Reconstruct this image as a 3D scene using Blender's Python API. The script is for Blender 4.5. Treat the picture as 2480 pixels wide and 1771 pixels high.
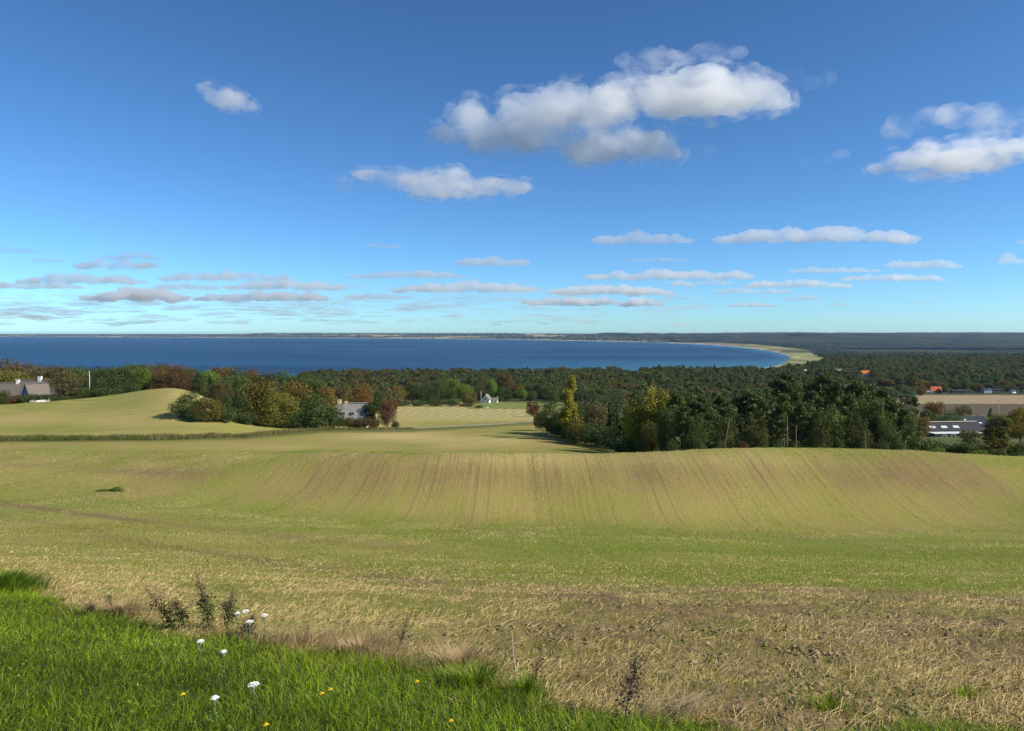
import bpy, math
import numpy as np
from mathutils import Vector, Matrix

# ------------------------------------------------------------------ camera, sky, sun, exposure
for o in list(bpy.data.objects):
    bpy.data.objects.remove(o)
scene = bpy.context.scene
COL = scene.collection
PW, PH, FPX = 2480.0, 1771.0, 1850.0          # photograph's pixel frame and focal length in those pixels
UC, VC, VH = PW / 2, PH / 2, 806.0            # VH: eye-level line
TH = math.atan((VC - VH) / FPX)
CT, ST = math.cos(TH), math.sin(TH)

cam_d = bpy.data.cameras.new('camera')
cam = bpy.data.objects.new('camera', cam_d)
COL.objects.link(cam)
cam.location = (0, 0, 0)
cam.rotation_euler = (math.pi / 2 - TH, 0, 0)
cam_d.sensor_width = 36.0
cam_d.lens = 36.0 * FPX / PW
cam_d.clip_start = 0.1
cam_d.clip_end = 200000.0
scene.camera = cam

SUN_AZ, SUN_EL = math.radians(106), math.radians(34)
world = bpy.data.worlds.new('World')
scene.world = world
world.use_nodes = True
wn, wl = world.node_tree.nodes, world.node_tree.links
wn.clear()
w_out = wn.new('ShaderNodeOutputWorld')
w_bg = wn.new('ShaderNodeBackground')
w_sky = wn.new('ShaderNodeTexSky')
w_sky.sky_type = 'NISHITA'
w_sky.sun_disc = False
w_sky.sun_elevation = SUN_EL
w_sky.sun_rotation = SUN_AZ
w_sky.altitude = 1500
w_sky.air_density = 0.8
w_sky.dust_density = 1.0
w_sky.ozone_density = 6.0
w_gm = wn.new('ShaderNodeGamma')
w_gm.inputs['Gamma'].default_value = 1.17
w_tint = wn.new('ShaderNodeMix'); w_tint.data_type = 'RGBA'; w_tint.blend_type = 'MULTIPLY'
w_tint.inputs[0].default_value = 1.0
w_tint.inputs[7].default_value = (0.84, 1.05, 1.03, 1)
wl.new(w_sky.outputs[0], w_gm.inputs['Color'])
wl.new(w_gm.outputs[0], w_tint.inputs[6])
wl.new(w_tint.outputs[2], w_bg.inputs['Color'])
w_bg.inputs['Strength'].default_value = 0.083
wl.new(w_bg.outputs[0], w_out.inputs['Surface'])

S = Vector((math.cos(SUN_EL) * math.sin(SUN_AZ), math.cos(SUN_EL) * math.cos(SUN_AZ), math.sin(SUN_EL)))
sun_d = bpy.data.lights.new('sun', 'SUN')
sun_d.energy = 4.8
sun_d.angle = math.radians(0.5)
sun_d.color = (1.0, 0.92, 0.79)
sun = bpy.data.objects.new('sun', sun_d)
COL.objects.link(sun)
sun.rotation_euler = (-S).to_track_quat('-Z', 'Y').to_euler()

scene.view_settings.view_transform = 'Standard'
scene.view_settings.look = 'None'
scene.view_settings.exposure = 0.5
scene.view_settings.gamma = 1.0
scene.view_settings.use_curve_mapping = False
scene.render.engine = 'CYCLES'
scene.cycles.max_bounces = 8
scene.cycles.volume_bounces = 5
scene.cycles.transparent_max_bounces = 8
scene.cycles.use_denoising = True

# ------------------------------------------------------------------ helpers
rng = np.random.RandomState(11)


def tv(v):
    """tangent z/y of the sight line through photo row v"""
    q = (VC - v) / FPX
    return (q * CT - ST) / (CT + q * ST)


def at(u, v, Y):
    t = tv(v)
    return Vector(((u - UC) / FPX * Y * (CT - t * ST), Y, t * Y))


def proj(x, y, z):
    d = y * CT - z * ST
    return UC + FPX * x / d, VC - FPX * (y * ST + z * CT) / d


def sstep(a, b, x):
    t = np.clip((x - a) / (b - a), 0, 1)
    return t * t * (3 - 2 * t)


def hash2(ix, iy, seed):
    h = (ix.astype(np.int64) * 374761393 + iy.astype(np.int64) * 668265263 + seed * 1442695041) & 0xffffffff
    h = ((h ^ (h >> 13)) * 1274126177) & 0xffffffff
    return ((h ^ (h >> 16)) & 0xffff) / 65535.0


def vnoise(x, y, seed=0):
    x = np.asarray(x, float); y = np.asarray(y, float)
    ix, iy = np.floor(x), np.floor(y)
    fx, fy = x - ix, y - iy
    fx = fx * fx * (3 - 2 * fx); fy = fy * fy * (3 - 2 * fy)
    a = hash2(ix, iy, seed); b = hash2(ix + 1, iy, seed)
    c = hash2(ix, iy + 1, seed); d = hash2(ix + 1, iy + 1, seed)
    return (a * (1 - fx) + b * fx) * (1 - fy) + (c * (1 - fx) + d * fx) * fy


def fbm(x, y, seed=0, oct=4):
    s = 0; a = 0.5; k = 1.0
    for i in range(oct):
        s = s + a * vnoise(x * k, y * k, seed + i * 17); a *= 0.5; k *= 2.03
    return s / (1 - 0.5 ** oct)


def tag(o, label=None, cat=None, group=None, kind=None):
    if label: o['label'] = label
    if cat: o['category'] = cat
    if group: o['group'] = group
    if kind: o['kind'] = kind
    return o


def np_mesh(name, V, F, smooth=False, attrs=None, cols=None):
    """mesh from vertex array and an (n,k) face array"""
    V = np.asarray(V, np.float32); F = np.asarray(F, np.int32)
    me = bpy.data.meshes.new(name)
    me.vertices.add(len(V)); me.vertices.foreach_set('co', V.ravel())
    n, k = F.shape
    me.loops.add(n * k); me.loops.foreach_set('vertex_index', F.ravel())
    me.polygons.add(n)
    me.polygons.foreach_set('loop_start', np.arange(0, n * k, k, dtype=np.int32))
    if smooth:
        me.polygons.foreach_set('use_smooth', np.ones(n, bool))
    me.update(calc_edges=True)
    for nm, arr in (attrs or {}).items():
        a = me.attributes.new(nm, 'FLOAT', 'POINT'); a.data.foreach_set('value', np.asarray(arr, np.float32).ravel())
    for nm, arr in (cols or {}).items():
        a = me.attributes.new(nm, 'FLOAT_COLOR', 'POINT')
        arr = np.asarray(arr, np.float32)
        if arr.shape[1] == 3:
            arr = np.concatenate([arr, np.ones((len(arr), 1), np.float32)], 1)
        a.data.foreach_set('color', arr.ravel())
    return me


def link(name, me, mat=None, parent=None, loc=None):
    o = bpy.data.objects.new(name, me)
    COL.objects.link(o)
    if mat is not None and len(me.materials) == 0:
        me.materials.append(mat)
    if parent is not None: o.parent = parent
    if loc is not None: o.location = loc
    return o


def empty(name, loc, rz=0.0):
    o = bpy.data.objects.new(name, None)
    COL.objects.link(o)
    o.empty_display_size = 0.3
    o.location = loc; o.rotation_euler = (0, 0, rz)
    return o


class MB:
    """collects polygons of one part"""
    def __init__(self): self.v = []; self.f = []
    def poly(self, pts):
        i = len(self.v); self.v += [tuple(p) for p in pts]; self.f.append(tuple(range(i, i + len(pts)))); return self
    def box(self, x0, x1, y0, y1, z0, z1):
        i = len(self.v)
        self.v += [(x, y, z) for z in (z0, z1) for (x, y) in ((x0, y0), (x1, y0), (x1, y1), (x0, y1))]
        for q in ((3, 2, 1, 0), (4, 5, 6, 7), (0, 1, 5, 4), (1, 2, 6, 5), (2, 3, 7, 6), (3, 0, 4, 7)):
            self.f.append(tuple(i + k for k in q))
        return self
    def prism(self, prof, x0, x1):
        """closed profile in (y,z) extruded along x"""
        n = len(prof); i = len(self.v)
        self.v += [(x0, y, z) for y, z in prof] + [(x1, y, z) for y, z in prof]
        for k in range(n):
            j = (k + 1) % n; self.f.append((i + k, i + j, i + n + j, i + n + k))
        self.f.append(tuple(i + k for k in reversed(range(n)))); self.f.append(tuple(i + n + k for k in range(n)))
        return self
    def tube(self, pts, rads, n=6):
        pts = [Vector(p) for p in pts]; base = len(self.v)
        for k, p in enumerate(pts):
            d = (pts[min(k + 1, len(pts) - 1)] - pts[max(k - 1, 0)]).normalized()
            a = d.orthogonal().normalized(); b = d.cross(a)
            for m in range(n):
                an = 2 * math.pi * m / n
                self.v.append(tuple(p + (a * math.cos(an) + b * math.sin(an)) * rads[k]))
        for k in range(len(pts) - 1):
            for m in range(n):
                q = (m + 1) % n
                self.f.append((base + k * n + m, base + k * n + q, base + (k + 1) * n + q, base + (k + 1) * n + m))
        self.f.append(tuple(base + m for m in reversed(range(n))))
        self.f.append(tuple(base + (len(pts) - 1) * n + m for m in range(n)))
        return self
    def mesh(self, name, smooth=False):
        me = bpy.data.meshes.new(name); me.from_pydata(self.v, [], self.f); me.update()
        if smooth: me.polygons.foreach_set('use_smooth', np.ones(len(me.polygons), bool))
        return me
    def build(self, name, mat, parent=None, smooth=False):
        return link(name, self.mesh(name, smooth), mat, parent)


# ------------------------------------------------------------------ materials
def new_mat(name):
    m = bpy.data.materials.new(name); m.use_nodes = True
    nt = m.node_tree; nt.nodes.clear()
    out = nt.nodes.new('ShaderNodeOutputMaterial')
    return m, nt, out


def N(nt, kind, **kw):
    n = nt.nodes.new(kind)
    for k, v in kw.items():
        if k.startswith('i_'):
            key = k[2:]
            key = int(key) if key.isdigit() else key.replace('_', ' ')
            n.inputs[key].default_value = v
        else:
            setattr(n, k, v)
    return n


def mixc(nt, fac, a, b, bt='MIX'):
    n = nt.nodes.new('ShaderNodeMix'); n.data_type = 'RGBA'; n.blend_type = bt
    for s, val in ((n.inputs[0], fac), (n.inputs[6], a), (n.inputs[7], b)):
        if hasattr(val, 'is_output') or hasattr(val, 'links'): nt.links.new(val, s)
        elif isinstance(val, (int, float)): s.default_value = val
        else: s.default_value = (*val, 1)
    return n.outputs[2]


def mth(nt, op, a, b=0.0, c=None, clamp=False):
    n = nt.nodes.new('ShaderNodeMath'); n.operation = op; n.use_clamp = clamp
    for i, val in enumerate((a, b, c)):
        if val is None: continue
        if hasattr(val, 'links'): nt.links.new(val, n.inputs[i])
        else: n.inputs[i].default_value = val
    return n.outputs[0]


def attr(nt, name):
    return nt.nodes.new('ShaderNodeAttribute'), name


def attr_fac(nt, name):
    n = nt.nodes.new('ShaderNodeAttribute'); n.attribute_name = name; return n.outputs['Fac']


def attr_col(nt, name):
    n = nt.nodes.new('ShaderNodeAttribute'); n.attribute_name = name; return n.outputs['Color']


def noise(nt, scale, detail=3.0, vec=None, rough=0.55):
    n = nt.nodes.new('ShaderNodeTexNoise'); n.inputs['Scale'].default_value = scale
    n.inputs['Detail'].default_value = detail; n.inputs['Roughness'].default_value = rough
    if vec is not None: nt.links.new(vec, n.inputs['Vector'])
    return n.outputs[0]


def geo_pos(nt):
    return nt.nodes.new('ShaderNodeNewGeometry').outputs['Position']


def obj_co(nt):
    return nt.nodes.new('ShaderNodeTexCoord').outputs['Object']


def plain(name, col, rough=0.8, var=0.25, scale=1.5, spec=0.3, bump=0.0, bscale=8.0, metal=0.0):
    m, nt, out = new_mat(name)
    p = N(nt, 'ShaderNodeBsdfPrincipled'); p.inputs['Roughness'].default_value = rough
    p.inputs['Specular IOR Level'].default_value = spec; p.inputs['Metallic'].default_value = metal
    co = obj_co(nt)
    f = noise(nt, scale, 5.0, co, 0.65)
    d = tuple(c * (1 - var) for c in col); l = tuple(min(1, c * (1 + var)) for c in col)
    nt.links.new(mixc(nt, f, d, l), p.inputs['Base Color'])
    if bump:
        b = N(nt, 'ShaderNodeBump', i_Strength=bump); nt.links.new(noise(nt, bscale, 4.0, co), b.inputs['Height'])
        nt.links.new(b.outputs[0], p.inputs['Normal'])
    nt.links.new(p.outputs[0], out.inputs['Surface'])
    return m


def leafy(name, dark, light, trans=0.3, use_col=False, rough=0.6, objvar=0.3, tint=(1.0, 1.15, 0.55)):
    """foliage: per-leaf attribute 'var' (0..1) blends two colours, each copy shifts a little; use_col takes vertex colour instead"""
    m, nt, out = new_mat(name)
    if use_col:
        c = attr_col(nt, 'col')
    else:
        c = mixc(nt, attr_fac(nt, 'var'), dark, light)
        oi = nt.nodes.new('ShaderNodeObjectInfo')
        hs = N(nt, 'ShaderNodeHueSaturation')
        nt.links.new(c, hs.inputs['Color'])
        nt.links.new(mth(nt, 'MULTIPLY_ADD', oi.outputs['Random'], objvar * 0.10, 0.5 - objvar * 0.05), hs.inputs['Hue'])
        nt.links.new(mth(nt, 'MULTIPLY_ADD', oi.outputs['Random'], objvar, 1 - objvar * 0.5), hs.inputs['Value'])
        c = hs.outputs[0]
    d = N(nt, 'ShaderNodeBsdfPrincipled'); d.inputs['Roughness'].default_value = rough
    d.inputs['Specular IOR Level'].default_value = 0.25
    t = N(nt, 'ShaderNodeBsdfTranslucent')
    nt.links.new(c, d.inputs['Base Color'])
    nt.links.new(mixc(nt, 1.0, c, tint, 'MULTIPLY'), t.inputs['Color'])
    mx = N(nt, 'ShaderNodeMixShader'); mx.inputs[0].default_value = trans
    nt.links.new(d.outputs[0], mx.inputs[1]); nt.links.new(t.outputs[0], mx.inputs[2])
    nt.links.new(mx.outputs[0], out.inputs['Surface'])
    return m


# ------------------------------------------------------------------ terrain heights
UCOL = np.array([-900, 0, 250, 430, 650, 850, 1050, 1240, 1400, 1550, 1700, 1900, 2200, 2480, 3400], float)
ZROWS = [(1.0, -1.78, -1.78), (4.0, -2.05, -2.2), (6.5, -2.5, -2.8)]     # left, right height
VROWS = [
    (11, [1395, 1405, 1418, 1430, 1440, 1448, 1456, 1460, 1462, 1464, 1466, 1468, 1470, 1470, 1470]),
    (16, [1375, 1384, 1394, 1402, 1408, 1412, 1416, 1420, 1424, 1426, 1428, 1430, 1432, 1432, 1432]),
    (25, [1345, 1353, 1362, 1368, 1372, 1376, 1380, 1384, 1386, 1388, 1390, 1392, 1394, 1394, 1394]),
    (45, [1290, 1297, 1300, 1305, 1312, 1318, 1326, 1332, 1336, 1338, 1342, 1345, 1348, 1348, 1348]),
    (70, [1245, 1250, 1256, 1262, 1272, 1282, 1292, 1298, 1302, 1305, 1308, 1312, 1316, 1316, 1316]),
    (90, [1215, 1220, 1226, 1236, 1250, 1262, 1272, 1278, 1282, 1285, 1288, 1292, 1294, 1292, 1290]),
    (105, [1190, 1198, 1205, 1216, 1228, 1240, 1248, 1253, 1256, 1258, 1262, 1266, 1266, 1262, 1260]),
    (118, [1165, 1172, 1178, 1184, 1186, 1184, 1180, 1178, 1174, 1172, 1170, 1172, 1180, 1192, 1195]),
    (132, [1135, 1140, 1142, 1138, 1125, 1112, 1104, 1102, 1104, 1099, 1092, 1088, 1094, 1110, 1112]),
    (150, [1110, 1112, 1112, 1108, 1104, 1100, 1100, 1102, 1108, 1108, 1104, 1102, 1106, 1118, 1122]),
    (175, [1080, 1083, 1085, 1086, 1088, 1090, 1094, 1098, 1104, 1112, 1118, 1120, 1122, 1126, 1130]),
    (200, [1064, 1064, 1066, 1068, 1074, 1078, 1082, 1085, 1092, 1106, 1122, 1122, 1118, 1118, 1120]),
    (250, [1030, 1034, 1030, 1022, 1050, 1055, 1057, 1057, 1060, 1088, 1110, 1108, 1090, 1088, 1090]),
    (300, [990, 998, 980, 945, 1030, 1037, 1038, 1036, 1036, 1072, 1092, 1090, 1066, 1064, 1064]),
    (315, [984, 984, 962, 933, 1028, 1034, 1033, 1031, 1032, 1066, 1088, 1086, 1060, 1058, 1058]),
    (345, [980, 982, 968, 945, 1026, 1030, 1026, 1024, 1026, 1052, 1078, 1076, 1050, 1048, 1048]),
    (420, [965, 975, 966, 955, 1008, 1016, 1011, 1009, 1010, 1026, 1050, 1050, 1034, 1030, 1030]),
    (560, [950, 955, 952, 948, 978, 990, 990, 990, 988, 992, 1010, 1012, 1006, 1004, 1000]),
    (650, [945, 948, 948, 945, 966, 975, 977, 976, 975, 980, 988, 995, 996, 996, 995]),
    (900, [935, 938, 938, 936, 944, 950, 950, 950, 950, 952, 955, 960, 962, 962, 962]),
]
SEA = -85.0
NU = 431
UG = np.linspace(-900, 3400, NU)
rowsY, rowsZ = [], []


def usmooth(a, sig=4.0):
    k = np.exp(-0.5 * (np.arange(-14, 15) / sig) ** 2); k /= k.sum()
    return np.convolve(np.pad(a, 14, mode='edge'), k, mode='valid')


for Y, zl, zr in ZROWS:
    rowsY.append(Y); rowsZ.append(usmooth(np.interp(UG, [-900, 0, 1700, 3400], [zl, zl, zr, zr]), 6))
for Y, vs in VROWS:
    rowsY.append(Y); rowsZ.append(usmooth(np.interp(UG, UCOL, [tv(v) * Y for v in vs])))
for Y, z in ((1200, -76.0), (1500, -80.0), (2000, -82.5), (3000, -82.5)):
    rowsY.append(Y); rowsZ.append(np.full(NU, z))
rowsY = np.array(rowsY); rowsZ = np.array(rowsZ)
sx = np.log(rowsY + 4)
h = np.diff(sx)[:, None]; dl = np.diff(rowsZ, axis=0) / h
m_ = np.zeros_like(rowsZ)
w1 = 2 * h[1:] + h[:-1]; w2 = h[1:] + 2 * h[:-1]
same = dl[:-1] * dl[1:] > 0
with np.errstate(divide='ignore', invalid='ignore'):
    hm = (w1 + w2) / (w1 / dl[:-1] + w2 / dl[1:])
m_[1:-1] = np.where(same, hm, 0); m_[0] = dl[0]; m_[-1] = dl[-1]
NS = 1200
SG = np.linspace(sx[0], sx[-1], NS)
ki = np.clip(np.searchsorted(sx, SG) - 1, 0, len(sx) - 2)
hh = (sx[ki + 1] - sx[ki])[:, None]; tt = ((SG - sx[ki])[:, None]) / hh
ZT = ((2 * tt**3 - 3 * tt**2 + 1) * rowsZ[ki] + (tt**3 - 2 * tt**2 + tt) * hh * m_[ki]
      + (-2 * tt**3 + 3 * tt**2) * rowsZ[ki + 1] + (tt**3 - tt**2) * hh * m_[ki + 1])

YV = lambda v: SEA * -FPX / (v - VH)
CN_U = np.array([-3000, 0, 500, 1000, 1500, 1750, 1820, 1849, 1890, 1902, 1913])
CN_Y = np.array([1400, 1350, 1400, 1500, 1620, 1740, 1790, YV(892), YV(885), YV(878), YV(866)])
CF_U = np.array([-3000, 0, 500, 900, 1200, 1400, 1580, 1700, 1780, 1850, 1897, 1913])
CF_Y = np.array([YV(814.5), YV(815.6), YV(817.5), YV(819.5), YV(822), YV(825.5), YV(829.5), YV(834), YV(840), YV(848), YV(857), YV(866)])


def water_d(u, Y):
    """roughly metres into the water (positive) or inland (negative), along the sight line"""
    a = Y - np.interp(u, CN_U, CN_Y); b = np.interp(u, CF_U, CF_Y) - Y
    d = np.minimum(a, b)
    return np.where(u > 1913, np.minimum(d, (1913 - u) / FPX * Y), d)


def gz(x, y, detail=True):
    x = np.asarray(x, float); y = np.asarray(y, float)
    ye = np.maximum(y, 1.0)
    u = UC + FPX * x / np.maximum(y, 5.0)
    fu = np.clip((u + 900) / (4300 / (NU - 1)), 0, NU - 1.001)
    fs = np.clip((np.log(np.minimum(ye, 3000) + 4) - SG[0]) / (SG[1] - SG[0]), 0, NS - 1.001)
    iu = fu.astype(int); js = fs.astype(int); a = fu - iu; b = fs - js
    z = (ZT[js, iu] * (1 - a) + ZT[js, iu + 1] * a) * (1 - b) + (ZT[js + 1, iu] * (1 - a) + ZT[js + 1, iu + 1] * a) * b
    z = z + np.where(y < 1, (1 - y) * 0.02, 0)
    # far country: low hills beyond the bay
    y1 = np.interp(u, CF_U, CF_Y); y1 = np.where(u > 1913, 2600 + (u - 1913) * 1.0, y1)
    yr = np.interp(u, [-3000, 0, 900, 1400, 1900, 2480, 5000], [19500, 19500, 17500, 13500, 11500, 10500, 10500])
    zr = np.interp(u, [-3000, 0, 550, 650, 900, 1200, 1600, 2000, 2480, 5000],
                   [-52, -52, -54, -24, -20, -26, -42, -26, -38, -38])
    f = sstep(0, 1, (y - y1) / np.maximum(yr - y1, 500))
    hill = -82.5 + (zr + 82.5) * f + f * np.where(u > 1250, 48, 30) * (fbm(x / 1600, y / 1600, 5) - 0.5)
    z = np.where(y > 1700, np.where(y > y1, np.maximum(hill, -83), z), z)
    wd = water_d(u, ye)
    shore = SEA + np.clip(-wd * 0.03, -6, 4)
    far = sstep(1150, 1400, ye)
    z = np.where(wd > -140, np.minimum(z, shore) * far + z * (1 - far), z)
    if detail:
        k = np.clip(ye / 60, 0, 1) * (1 - sstep(1000, 1500, ye))
        z = z + k * 0.30 * (vnoise(x / 13, y / 13, 3) - 0.5) + k * 0.12 * (vnoise(x / 4, y / 4, 9) - 0.5)
    return z


def gz1(x, y): return float(gz(np.array([x]), np.array([y]))[0])


def hit(u, v):
    """where the sight line through (u,v) first meets the ground"""
    t = tv(v); Y = np.exp(np.linspace(math.log(2.5), math.log(2900), 2500))
    x = (u - UC) / FPX * Y * (CT - t * ST)
    g = gz(x, Y); k = np.argmax(t * Y <= g)
    return Vector((x[k], Y[k], g[k]))


def ground_at(u, Y):
    t = tv(1000.0)
    for _ in range(3):
        x = (u - UC) / FPX * Y * (CT - t * ST); z = gz1(x, Y); t = z / Y
    return Vector((x, Y, z))


# lawn boundary: distance of its edge for each bearing
EDGE_PX = [(-60, 1392), (0, 1404), (90, 1445), (200, 1483), (330, 1505), (450, 1535), (600, 1552), (700, 1572), (800, 1580),
           (930, 1605), (1050, 1640), (1180, 1672), (1300, 1705), (1450, 1730), (1600, 1742), (1720, 1768), (1850, 1810)]
EDGE_S = np.array([(p[0] - UC) / FPX for p in EDGE_PX]); EDGE_Y = np.array([hit(*p).y for p in EDGE_PX])


def edge_y(x, y):
    s = x / np.maximum(y, 0.5)
    e = np.interp(s, EDGE_S, EDGE_Y)
    return np.where(s < EDGE_S[0], EDGE_Y[0] + (EDGE_S[0] - s) * 6, e)


def lawn_mask(x, y, soft=0.25):
    wob = (vnoise(x * 1.3, y * 1.3, 40) - 0.5) * 0.8 + (vnoise(x * 4, y * 4, 41) - 0.5) * 0.35
    return sstep(soft, -soft, y - edge_y(x, y) + wob * np.clip(y / 6, 0.5, 2))


# ------------------------------------------------------------------ ground sheet
def build_ground():
    us = np.concatenate([np.linspace(-900, -130, 22)[:-1], np.arange(-130, 2620, 9.0), np.linspace(2620, 3400, 22)])
    ys = np.concatenate([[-80, -30, -10, -3, 0.2], np.exp(np.linspace(math.log(1.2), math.log(29500), 640))])
    sg = (us - UC) / FPX
    Yg, Sg = np.meshgrid(ys, sg, indexing='ij')
    X = Sg * (np.where(Yg > 0, Yg, -Yg * 0.3) + 5.0)
    Z = gz(X, Yg)
    u, v = proj(X, np.maximum(Yg, 1.0), Z)
    lawn = lawn_mask(X, Yg)
    lawn = np.where(Yg < 2.0, 1.0, lawn)
    near = Yg < 40
    # clods in the worked soil close by
    cl = (fbm(X * 5.0, Yg * 5.0, 71, 3) - 0.5) * 0.10 + (np.abs(vnoise(X * 1.2, Yg * 1.2, 74) - 0.5)) * 0.05
    Z = Z + np.where(near, cl * (1 - lawn) * sstep(40, 12, Yg), 0)
    wd = water_d(u, Yg)

    nrm = fbm(X / 30, Yg / 45, 21); nrm2 = fbm(X / 9, Yg / 22, 22)
    # --- how green and how bare-brown the young stubble field is
    green = 0.42 + 0.9 * (nrm - 0.5) + 0.7 * (nrm2 - 0.5)
    brown = 0.12 + 0.7 * (fbm(X / 14, Yg / 40, 31) - 0.5)
    straw = np.zeros_like(green)
    def blob(uc, vc, ru, rv): return np.exp(-((u - uc) / ru) ** 2 - ((v - vc) / rv) ** 2)
    infield = (Yg < 205)
    # valley floor, greener
    green += 0.50 * np.exp(-((v - np.interp(u, [0, 600, 1240, 1900, 2480], [1222, 1245, 1292, 1318, 1330])) / 38) ** 2)
    green += 0.55 * np.exp(-((v - np.interp(u, [1200, 1700, 2100, 2480], [1385, 1392, 1408, 1425])) / 20) ** 2) * sstep(1300, 1800, u)
    green += 0.35 * blob(1250, 1300, 260, 20) + 0.3 * blob(1500, 1330, 260, 25)
    green += 0.25 * blob(2300, 1345, 300, 40)
    # brow of the far slope: drier and browner
    brow = np.exp(-((v - 1150) / 48) ** 2) * sstep(500, 800, u)
    straw += 0.55 * np.exp(-((v - 1112) / 20) ** 2) * sstep(900, 1150, u) * sstep(2250, 1900, u)
    brown += 0.52 * brow * (0.35 + 1.3 * fbm(X / 7, Yg / 30, 33)); green -= 0.22 * brow
    green += 0.45 * np.exp(-((v - np.interp(u, [1900, 2480], [1098, 1122])) / 16) ** 2) * sstep(1850, 2100, u)
    brown += 0.55 * blob(330, 1142, 150, 10) + 0.4 * blob(120, 1128, 120, 8) + 0.30 * blob(430, 1150, 120, 14)
    # bare streaks on the near left slope
    for (ua, va, ub, vb, wd_, st) in ((0, 1218, 330, 1262, 5, 0.9), (330, 1262, 1000, 1330, 7, 0.35), (0, 1250, 230, 1285, 5, 0.5),
                                      (250, 1300, 660, 1362, 8, 0.55), (600, 1360, 1050, 1412, 12, 0.45), (900, 1395, 1350, 1425, 12, 0.4)):
        tt_ = np.clip((u - ua) / (ub - ua), 0, 1); vl = va + (vb - va) * tt_
        brown += st * np.exp(-((v - vl) / wd_) ** 2) * sstep(ua - 60, ua, u) * sstep(ub + 60, ub, u) * (0.5 + fbm(X / 3, Yg / 3, 35))
    # worked soil in the right foreground
    rb = sstep(np.interp(u, [900, 1400, 1800, 2480], [1420, 1412, 1402, 1432]), np.interp(u, [900, 1400, 1800, 2480], [1450, 1440, 1425, 1446]), v)
    rb = rb * sstep(700, 1700, u)
    brown += 0.75 * rb * (0.45 + 0.9 * fbm(X / 1.5, Yg / 2.5, 36)); green -= 0.45 * rb
    # straw-rich belt along the lawn
    ed = Yg - edge_y(X, Yg)
    belt = np.exp(-np.clip(ed, 0, None) / (1.2 + 0.05 * Yg)) * (ed > -1)
    straw += 0.75 * belt * np.where(Yg < 40, 1, 0); green -= 0.3 * belt * (Yg < 40)
    straw += 0.35 * sstep(1280, 1400, v) * sstep(1500, 500, u) * (Yg < 40)

    # --- zones with a colour of their own
    zc = np.zeros(X.shape + (3,)); zw = np.zeros(X.shape)
    def zone(mask, col):
        nonlocal zc, zw
        mk = np.clip(mask, 0, 1)[..., None]
        zc = zc * (1 - mk) + np.array(col) * mk; zw = np.maximum(zw, mk[..., 0])
    hedge_v = np.interp(u, [-900, 0, 350, 600, 780, 1000, 1300], [1068, 1066, 1063, 1058, 1042, 1041, 1022])
    beyond = sstep(4, -4, v - hedge_v) * (Yg > 150)
    stripe = 0.12 + 0.70 * sstep(28, 80, Yg) + 0.45 * brow
    # second field (beyond the brow)
    f2 = (Yg > 150) & (beyond < 0.5)
    green = np.where(f2, 0.36 + 1.1 * (nrm - 0.5) + 0.5 * (nrm2 - 0.5) + 0.30 * np.exp(-((v - 1094) / 7) ** 2), green)
    straw = np.where(f2, 0.75 * blob(930, 1055, 150, 12) + 0.75 * blob(1130, 1068, 170, 12) + 0.3 * blob(700, 1085, 250, 10), straw)
    green = np.where(f2, green - 0.35 * blob(930, 1055, 170, 13) - 0.35 * blob(1130, 1068, 190, 13), green)
    brown = np.where(f2, 0.10 + 0.22 * sstep(1200, 1400, u), brown)
    stripe = np.where(f2, 1.0, stripe)
    # mown fields behind the hedge bank
    mown = beyond * (Yg < 640)
    green = np.where(mown > 0.5, 0.30 + 0.9 * (nrm - 0.5) + 0.30 * blob(250, 985, 280, 40) + 0.5 * blob(150, 1040, 300, 14), green)
    green = np.where((mown > 0.5) & (u > 800), 0.12 + 0.55 * blob(1150, 1027, 260, 10), green)
    straw = np.where(mown > 0.5, 0.35, straw); brown = np.where(mown > 0.5, 0.0, brown)
    straw = np.where((mown > 0.5) & (u > 800), 0.6, straw)
    stripe = np.where(mown > 0.5, 1.0, stripe)
    # row direction
    rx = X.copy(); ry = Yg.copy()
    a2 = math.radians(-24)
    rx = np.where(f2, X * math.cos(a2) + Yg * math.sin(a2), rx); ry = np.where(f2, -X * math.sin(a2) + Yg * math.cos(a2), ry)
    a3 = math.radians(-14)
    r3 = X * math.cos(a3) + Yg * math.sin(a3) + 0.0012 * (Yg - 380) ** 2 * 0.25
    hx = X + 150; hy = Yg - 330
    r4 = np.sqrt(hx ** 2 * 0.6 + hy ** 2 * 1.6)
    r4 = r4 + 5.0 * (fbm(X / 22, Yg / 22, 23) - 0.5)
    rx = np.where(mown > 0.5, np.where(u > 800, r3, r4), rx)
    ry = np.where(mown > 0.5, np.where(u > 800, Yg, X), ry)
    wind = np.where((mown > 0.5), np.where(u > 800, sstep(1022, 1008, v), 0.26 * sstep(60, 300, u) * sstep(935, 965, v) * sstep(1055, 1025, v)), 0.0)
    # lane along the mown field and rough strips
    zone(np.exp(-((v - hedge_v - 1) / 4.5) ** 2) * (Yg > 150) * (Yg < 360), (0.115, 0.125, 0.04))
    lane = np.exp(-((v - np.interp(u, [780, 1000, 1200, 1300], [1040, 1036, 1027, 1019])) / 1.6) ** 2) * (u > 900) * (u < 1310) * (Yg > 200) * (Yg < 420)
    zone(lane, (0.36, 0.31, 0.19))
    # pasture before the white house
    past = sstep(991.5, 989, v) * (Yg > 480) * (Yg < 690) * sstep(1130, 1140, u) * sstep(1700, 1600, u)
    zone(past, (0.17, 0.20, 0.055))
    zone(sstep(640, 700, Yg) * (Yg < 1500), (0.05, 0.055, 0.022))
    zone(((u > 1450) & (Yg > 215) & (Yg < 560)) * 1.0, (0.09, 0.11, 0.035))
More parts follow.
